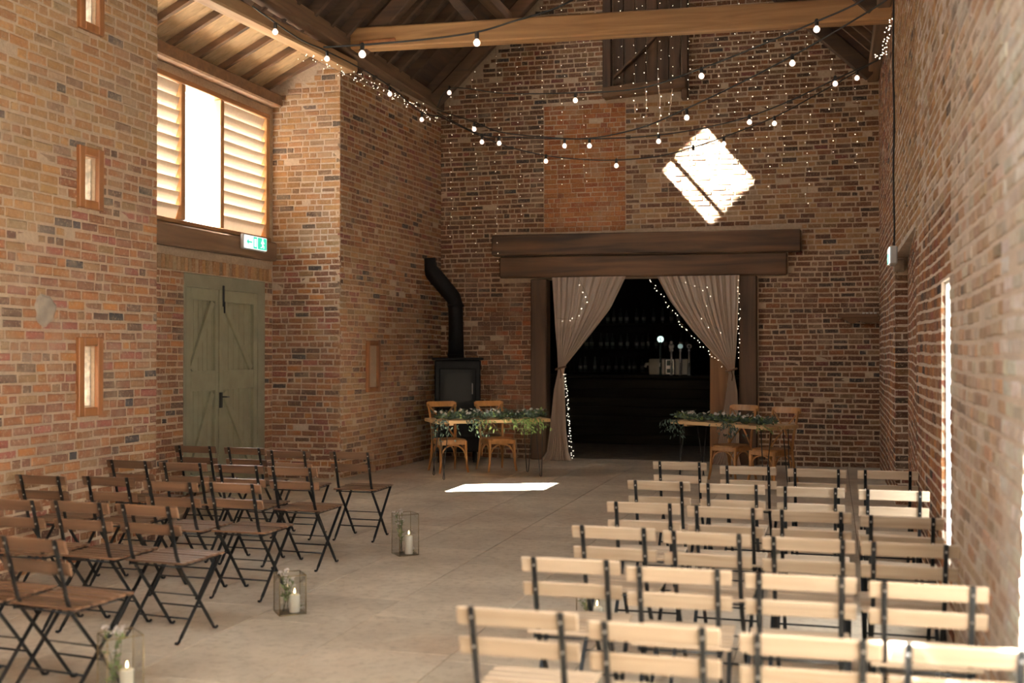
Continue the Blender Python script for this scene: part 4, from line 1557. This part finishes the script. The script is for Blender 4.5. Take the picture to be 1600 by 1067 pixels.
festoon('lowest festoon string, dipping across the sun patch', [(683, 180), (735, 205), (790, 228), (853, 243), (910, 249), (963, 250), (1030, 244), (1083, 230), (1131, 214), (1210, 183), (1275, 148), (1339, 112), (1374, 92)],
        [(853, 252), (963, 259), (1083, 239), (1131, 225), (1210, 193), (1339, 122)], 15.8, 15.4, 683, 1374, 0)


# ------------------------------------------------------------------ folding slatted chairs
def folding_chair(matkey):
    t = thing('folding_chair', 'x', 'chair', (0, 0, 0))
    W = .415
    # back slats, fixed to the front of the posts
    for z, y in ((.765, -.2495), (.655, -.2165)):
        b = MB()
        b.box((0, y, z), (.43, .014, .068), Matrix.Rotation(math.radians(16.5), 3, 'X'), .004)
        b.build('back_slat', M[matkey], t)
    # seat slats run across
    for i in range(7):
        b = MB()
        b.box((0, -.165 + i * .0595, .458 + .004 * (1 if i > 3 else 0)), (W, .046, .014), None, .004)
        b.build('seat_slat', M[matkey], t)
    for s in (-1, 1):
        b = MB()
        b.bar((s * .172, -.195, .444), (s * .172, .215, .448), .006, .022)
        b.build('seat_rail', M['black'], t)
        # post : from the top of the back, through the seat, forward to the front foot
        b = MB()
        x = s * .158
        pts = [(x, -.272, .80), (x, -.236, .68), (x, -.188, .50), (x, -.150, .42), (x, .0, .237), (x, .155, .035)]
        for p, q in zip(pts[:-1], pts[1:]):
            b.bar(p, q, .021, .008, (0, 1, 0))
        b.tube([(x, .150, .042), (x, .170, .014), (x, .190, .009), (x, .205, .014)], .009, 6)
        b.build('back_post', M['black'], t)
        for z_, y_ in ((.765, -.2665), (.655, -.2335)):
            b = MB()
            b.tube([(x, y_, z_), (x, y_ - .004, z_ - .001)], .0055, 6)
            b.build('rivet', M['steel'], t)
        # rear leg : from the front of the seat back to the rear foot
        b = MB()
        x = s * .186
        b.bar((x, .195, .448), (x, -.185, .03), .020, .008, (0, 1, 0))
        b.tube([(x, -.18, .038), (x, -.2, .012), (x, -.217, .009), (x, -.23, .013)], .009, 6)
        b.build('leg', M['black'], t)
    for (x, y, z) in ((.160, .06, .158), (.184, -.10, .124), (.172, -.185, .44)):
        b = MB()
        b.tube([(-x, y, z), (x, y, z)], .0058, 6)
        b.build('cross_rod', M['black'], t)
    b = MB()
    b.tube([(-.184, .0, .238), (.184, .0, .238)], .004, 6)
    b.build('pivot_rod', M['black'], t)
    return t


ORD = ['first', 'second', 'third', 'fourth', 'fifth', 'sixth']
c_t, c_b = folding_chair('chair_t'), folding_chair('chair_shade')
fresh = [True, True]


def put_chair(which, x, y, rz, label, group):
    src = (c_t, c_b)[which]
    if fresh[which]:
        o = src
        fresh[which] = False
    else:
        o = copy_tree(src)
    m = Matrix.Rotation(rz, 3, 'Z')
    p = Vector((x, y, 0)) - m @ Vector((0, -.25, 0))
    o.location = p
    o.rotation_euler = (0, 0, rz)
    o['label'] = label
    o['group'] = group


RIGHT = [[(1019, 1105, 722), (1125, 1212, 729), (1232, 1320, 733), (1340, 1437, 736)],
         [(978, 1080, 752), (1093, 1195, 757), (1212, 1320, 762), (1340, 1453, 767)],
         [(946, 1064, 786), (1075, 1190, 793), (1205, 1330, 799), (1343, 1475, 808)],
         [(892, 1025, 822), (1030, 1178, 831), (1190, 1335, 840), (1345, 1497, 848)],
         [(810, 973, 872), (980, 1140, 887), (1160, 1340, 898), (1360, 1540, 912)],
         [(706, 908, 952), (912, 1130, 975), (1145, 1385, 995), (1392, 1620, 1010)]]
R = random.Random(4)
for r_, row in enumerate(RIGHT):
    for c_, (a, b_, y) in enumerate(row):
        p = atZ((a + b_) / 2, y + (1 if r_ < 3 else 3), .79)
        px = min(p.x, .395)
        rz = math.radians(R.uniform(-1.5, 1.5) + (1.0 if r_ > 3 else 0))
        put_chair(0, px, p.y, rz, 'tan folding slat chair, bright slit block, %s row from tables, %s from aisle' % (ORD[r_], ORD[c_]), 'folding chairs beside the bright slit')
LEFT = [[(-4.08, 9.13, 0), (-4.67, 9.08, 1), (-5.22, 9.28, -2), (-5.76, 9.32, 1)],
        [(-3.98, 7.80, -2), (-4.46, 7.84, 0), (-4.98, 7.88, 1), (-5.50, 7.92, -1)],
        [(-3.88, 6.74, -2), (-4.33, 6.70, -1), (-4.92, 6.84, 0), (-5.44, 6.78, 0)],
        [(-3.80, 5.64, -5), (-4.27, 5.66, -4), (-4.73, 5.64, 0)],
        [(-3.66, 4.50, -7), (-4.12, 4.52, -4)]]
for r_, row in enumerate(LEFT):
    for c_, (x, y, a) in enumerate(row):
        put_chair(1, x, y, math.radians(a), 'shade-toned folding slat chair, green door block, %s row from tables, %s from aisle' % (ORD[r_], ORD[c_]), 'folding chairs before the green doors')


# ------------------------------------------------------------------ cross-back chairs
def cross_chair():
    t = thing('cross_back_chair', 'x', 'chair', (0, 0, 0))      # faces -Y
    b = MB()
    n = 20
    prof = []
    for i in range(n):
        a = 2 * PI * i / n
        cxx, cyy = math.cos(a), math.sin(a)
        k = (abs(cxx) ** 4 + abs(cyy) ** 4) ** -.25
        wx = .215 if cyy < 0 else .215 - .035 * cyy
        prof.append((cxx * k * wx, cyy * k * .21))
    vs = [(x, y, .437) for x, y in prof] + [(x, y, .455) for x, y in prof] + [(x * .9, y * .9, .466) for x, y in prof] + [(x * .5, y * .5, .458) for x, y in prof]
    fs = [tuple(reversed(range(n))), tuple(range(3 * n, 4 * n))]
    for k in range(3):
        fs += [(k * n + i, k * n + (i + 1) % n, (k + 1) * n + (i + 1) % n, (k + 1) * n + i) for i in range(n)]
    b.add(vs, fs, False)
    b.build('seat', M['bent'], t)
    b = MB()
    for (p, q) in (((-.19, -.19), (.19, -.19)), ((.19, -.19), (.165, .18)), ((.165, .18), (-.165, .18)), ((-.165, .18), (-.19, -.19))):
        b.bar((*p, .412), (*q, .412), .025, .05, (0, 0, 1), .004)
    b.build('seat_frame', M['bent'], t)
    for s in (-1, 1):
        b = MB()
        b.tube([(s * .185, -.185, .44), (s * .187, -.188, .28), (s * .194, -.20, .12), (s * .212, -.215, 0)], [.021, .020, .018, .016], 10)
        b.build('leg', M['bent'], t)
        b = MB()
        b.tube([(s * .20, .27, 0), (s * .182, .215, .2), (s * .17, .185, .44), (s * .178, .205, .62), (s * .192, .245, .80), (s * .2, .275, .93)], [.016, .018, .02, .018, .017, .016], 10)
        b.build('back_leg', M['bent'], t)
    # bentwood hoops between the legs
    for (p, q) in (((-.175, -.188), (.175, -.188)), ((-.157, .19), (.157, .19)), ((-.187, -.17), (-.165, .17)), ((.187, -.17), (.165, .17))):
        p, q = Vector((*p, 0)), Vector((*q, 0))
        pts = []
        for i in range(13):
            a = PI * i / 12
            m = (p + q) / 2 + (p - q) / 2 * math.cos(a)
            pts.append(m + Vector((0, 0, .20 + .185 * math.sin(a) ** .8 if 0 < i < 12 else .20)))
        b = MB()
        b.tube(pts, .011, 8)
        b.build('hoop', M['bent'], t)
    # top rail, curved
    b = MB()
    N = 12
    vs, fs = [], []
    for i in range(N + 1):
        u = -1 + 2 * i / N
        x = u * .225
        y = .282 + .035 * (1 - u * u)
        hgt = .075 if abs(u) < .99 else .06
        for (dy, dz) in ((-.012, 0), (.012, 0), (.012, hgt), (-.012, hgt)):
            vs.append((x, y + dy + dz * .3, .90 + dz))
    for i in range(N):
        for k in range(4):
            fs.append((i * 4 + k, i * 4 + (k + 1) % 4, (i + 1) * 4 + (k + 1) % 4, (i + 1) * 4 + k))
    fs += [(3, 2, 1, 0), (N * 4, N * 4 + 1, N * 4 + 2, N * 4 + 3)]
    b.add(vs, fs)
    b.build('top_rail', M['bent'], t)
    for s in (-1, 1):
        b = MB()
        b.tube([(-s * .165, .19, .46), (-s * .09, .215, .58), (0, .25 + s * .008, .70), (s * .10, .272, .81), (s * .185, .285, .91)], .0115, 8)
        b.build('cross_stave', M['bent'], t)
    return t


# ------------------------------------------------------------------ tables with garlands
def leaf(mb, p, d, side, L_, w_):
    up_ = d.cross(side)
    a, m1, m2, e = p, p + d * L_ * .45 + side * w_, p + d * L_ * .45 - side * w_, p + d * L_
    mid = p + d * L_ * .5 + up_ * w_ * .35
    mb.add([a, m1, e, m2, mid], [(0, 1, 4), (1, 2, 4), (2, 3, 4), (3, 0, 4)])


def rdir(R):
    v = Vector((R.gauss(0, 1), R.gauss(0, 1), R.gauss(0, 1)))
    return v.normalized()


def garland(lab, T, L_, z, seed, trail):
    """T maps (along, back, up) to the world; lies along the front edge of a table"""
    R = random.Random(seed)
    t = thing('garland', lab, 'garland', T(L_ / 2, .1, z), 0)
    path = [T(L_ * (.02 + .96 * i / 24), .10 + .04 * math.sin(i * .9), z + .02 + .012 * math.sin(i * 1.7)) for i in range(25)]
    b = MB()
    b.tube(path, .009, 6)
    b.build('stem', M['stem'], t, True)
    b, b2 = MB(), MB()
    for i in range(760):
        q = R.random()
        k = min(23, int(q * 24))
        c = path[k].lerp(path[k + 1], q * 24 - k) + Vector((R.gauss(0, .025), R.gauss(0, .03), abs(R.gauss(0, .03))))
        c.z = max(c.z, z + .008)
        d = rdir(R)
        d.z = abs(d.z) * .8
        d.normalize()
        s = d.cross(rdir(R)).normalized()
        leaf(b if R.random() < .8 else b2, c, d, s, R.uniform(.045, .085), R.uniform(.010, .020))
    for (qa, ln, n, fresh_) in trail:      # sprays that fall over the front edge
        base = T(L_ * qa, .02, z + .02)
        e = T(L_ * qa + R.uniform(-.08, .12), -.07, z - ln)
        m_ = T(L_ * qa, -.05, z + .0)
        bb = b2 if fresh_ else b
        for i in range(n):
            q = R.random()
            c = base * (1 - q) ** 2 + m_ * 2 * q * (1 - q) + e * q * q
            c = c + T(R.gauss(0, .05 + .08 * q), -abs(R.gauss(0, .015)), 0) - T(0, 0, 0)
            d = ((e - base).normalized() + rdir(R) * .8).normalized()
            s = d.cross(rdir(R)).normalized()
            leaf(bb, c, d, s, R.uniform(.04, .075), R.uniform(.008, .014))
    o = b.build('foliage', M['leaf'], t, True)
    o['kind'] = 'stuff'
    o = b2.build('fresh_foliage', M['leaf_l'], t, True)
    o['kind'] = 'stuff'
    fm = None
    for i in range(40):
        q = R.random()
        k = min(23, int(q * 24))
        c = path[k] + Vector((R.gauss(0, .02), R.gauss(0, .025), .055 + R.uniform(0, .05)))
        if fm is None:
            b = MB()
            for k2 in range(7):
                a = 2 * PI * k2 / 7
                d = Vector((math.cos(a), math.sin(a), .5)).normalized()
                leaf(b, Vector((0, 0, 0)), d, d.cross(Zv).normalized(), .030, .012)
            b.ball((0, 0, .008), .010, 6, 4)
            o = b.build('flower', M['petal'], t)
            fm = o.data
        else:
            o = bpy.data.objects.new('flower', fm)
            COL.objects.link(o)
            o.parent = t
        o.location = c - t.location
        o.rotation_euler = (R.uniform(-1, 1), R.uniform(-.8, .8), R.uniform(0, 6))
    return t


def table(lab, p0, ang, L_, D_, z):
    dx, dy = Vector((math.cos(ang), math.sin(ang), 0)), Vector((-math.sin(ang), math.cos(ang), 0))
    T = lambda a, b, c: p0 + dx * a + dy * b + Vector((0, 0, c))
    ctr = T(L_ / 2, D_ / 2, 0)
    t = thing('flower_table', lab, 'table', ctr, ang)
    npl = 4
    for i in range(npl):
        wd = D_ / npl
        b = MB()
        b.box((0, -D_ / 2 + wd * (i + .5), z - .0225), (L_ - .004 * (i % 2), wd - .003, .045), None, .004)
        b.build('plank', M['table'], t)
    b = MB()
    for x in (-L_ / 2 + .22, L_ / 2 - .22):
        b.box((x, 0, z - .058), (.06, D_ - .1, .026), None, .003)
    b.build('batten', M['table'], t)
    for sx in (-1, 1):
        for sy in (-1, 1):
            x, y = sx * (L_ / 2 - .12), sy * (D_ / 2 - .07)
            b = MB()
            zt_ = z - .046
            b.tube([(x - sx * .07, y, zt_), (x + sx * .0 - .012, y + sy * .02, .02), (x + .0, y + sy * .022, .006), (x + .012, y + sy * .02, .02), (x + sx * .05, y - sy * .05, zt_)], .0065, 8)
            b.box((x - sx * .01, y - sy * .02, zt_ - .001), (.15, .10, .004))
            b.build('hairpin_leg', M['rod'], t)
    return t, T


LA, RA = math.radians(33), math.radians(-36)
ZT = .785
pL = Vector((-4.97, 13.78, 0))
pR_ = Vector((-2.05, 14.75, 0))
LL, LR = 1.58, 1.64
tL, TL = table('plank table with hairpin legs and garland by the wood stove', pL, LA, LL, .68, ZT)
tR, TR = table('plank table with hairpin legs and garland near the corner shelf', pR_, RA, LR, .56, ZT)
garland('leafy garland with pale flowers along the table by the stove', TL, LL, ZT, 5,
        [(.03, .26, 40, 0), (.32, .20, 60, 0), (.40, .16, 40, 1), (.66, .12, 50, 1), (.78, .17, 80, 1), (.86, .17, 60, 1), (.05, .2, 30, 0)])
garland('leafy garland with white flowers along the table near the corner shelf', TR, LR, ZT, 6,
        [(.03, .20, 50, 0), (.0, .16, 30, 0), (.58, .16, 60, 0), (.62, .1, 30, 0), (.95, .06, 30, 1)])
c0 = cross_chair()
cl = []
for lab, px, yk, a in (('honey bentwood chair at the outer end of the stove-side table', 689, 15.15, LA + math.radians(7)),
                       ('honey bentwood chair at the middle of the stove-side table', 763, 15.5, LA + math.radians(7)),
                       ('honey bentwood chair behind the other table, nearest the pleated curtain', 1164, 15.25, RA + math.radians(6)),
                       ('honey bentwood chair behind the other table, nearest the corner shelf', 1230, 14.75, RA - math.radians(0))):
    bk = atY(px, 626, yk)
    p = bk - Matrix.Rotation(a, 3, 'Z') @ Vector((0, .31, 0))
    cl.append((lab, Vector((p.x, p.y, 0)), a))
for i, (lab, p, a) in enumerate(cl):
    o = c0 if i == 0 else copy_tree(c0)
    o.location = p
    o.rotation_euler = (0, 0, a)
    o['label'] = lab
    o['group'] = 'bentwood chairs at the flower tables'


# ------------------------------------------------------------------ glass box vases with candles along the aisle
def box_vase(x, y, rz, s, h, which, seed):
    t = thing('glass_vase', 'square glass vase with thin edges, %s' % which, 'vase', (x, y, 0), rz)
    g_ = .004
    for (c, d) in (((s / 2, 0, h / 2), (g_, s, h)), ((-s / 2, 0, h / 2), (g_, s, h)), ((0, s / 2, h / 2), (s - g_, g_, h)), ((0, -s / 2, h / 2), (s - g_, g_, h))):
        b = MB()
        b.box(c, d)
        b.build('glass_side', M['glass'], t)
    b = MB()
    b.box((0, 0, .003), (s, s, .005))
    b.build('base', M['brass'], t)
    b = MB()
    e = s / 2 + .002
    cs = [(e, e), (-e, e), (-e, -e), (e, -e)]
    for i in range(4):
        b.tube([(*cs[i], 0.003), (*cs[i], h)], .0032, 5)
        b.tube([(*cs[i], h), (*cs[(i + 1) % 4], h)], .0032, 5)
        b.tube([(*cs[i], .003), (*cs[(i + 1) % 4], .003)], .0032, 5)
    b.build('metal_edge', M['brass'], t)
    R = random.Random(seed)
    m = Matrix.Rotation(rz, 3, 'Z')
    k = Vector((x, y, 0)) + m @ Vector((s * .16, -s * .1, 0))
    t2 = thing('pillar_candle', 'ivory pillar candle inside the glass vase, %s' % which, 'candle', (k.x, k.y, .006), 0)
    hc = h * .45
    b = MB()
    b.lathe([(.033, 0), (.034, .005), (.034, hc - .006), (.030, hc), (.02, hc - .006)], (0, 0, 0), 16)
    b.build('wax', M['wax'], t2)
    b = MB()
    b.tube([(0, 0, hc - .008), (.001, 0, hc + .012)], .0015, 5)
    b.build('wick', M['wick'], t2)
    b = MB()
    b.lathe([(.001, hc + .006), (.006, hc + .014), (.005, hc + .024), (.0008, hc + .040)], (0, 0, 0), 8)
    b.build('flame', M['flame'], t2)
    k = Vector((x, y, 0)) + m @ Vector((-s * .18, .1 * s, 0))
    t3 = thing('flower_sprig', 'pale flowers and leaves in the glass vase, %s' % which, 'flowers', (k.x, k.y, .006), 0)
    b, b2, b3 = MB(), MB(), MB()
    for i in range(7):
        p1 = Vector((R.uniform(-.05, .05), R.uniform(-.05, .05), h * R.uniform(.65, 1.08)))
        if i > 4:
            p1 = m @ Vector((s * .55, R.uniform(-.04, .04), .03))
        p0 = Vector((R.uniform(-.02, .02), R.uniform(-.02, .02), .004))
        b.tube([p0, p0.lerp(p1, .5) + Vector((.006, 0, .01)), p1], .0018, 5)
        for j in range(16):
            c = p0.lerp(p1, R.uniform(.3, 1.0))
            d = ((p1 - p0).normalized() + rdir(R)).normalized()
            leaf(b2, c, d, d.cross(rdir(R)).normalized(), R.uniform(.02, .045), R.uniform(.005, .010))
        for j in range(5):
            c = p1 + Vector((R.gauss(0, .012), R.gauss(0, .012), R.gauss(0, .012)))
            for k2 in range(4):
                d = rdir(R)
                leaf(b3, c, d, d.cross(rdir(R)).normalized(), .016, .007)
    b.build('stem', M['stem'], t3)
    o = b2.build('foliage', M['leaf_l'], t3)
    o['kind'] = 'stuff'
    o = b3.build('petals', M['petal'], t3)
    o['kind'] = 'stuff'


for i, (px, py, s, h, wh) in enumerate(((633, 866, .165, .34, 'beside the aisle nearest the tables'), (453, 957, .165, .25, 'midmost of the door side aisle'),
                                        (188, 1094, .165, .32, 'beside the aisle nearest the camera'), (926, 968, .15, .17, 'half hidden by the tan chairs'))):
    p = atZ(px, py, 0)
    box_vase(p.x, p.y, YAW + math.radians((28, 24, 35, 20)[i]), s, h, wh, 60 + i)

print('objects', len(bpy.data.objects))
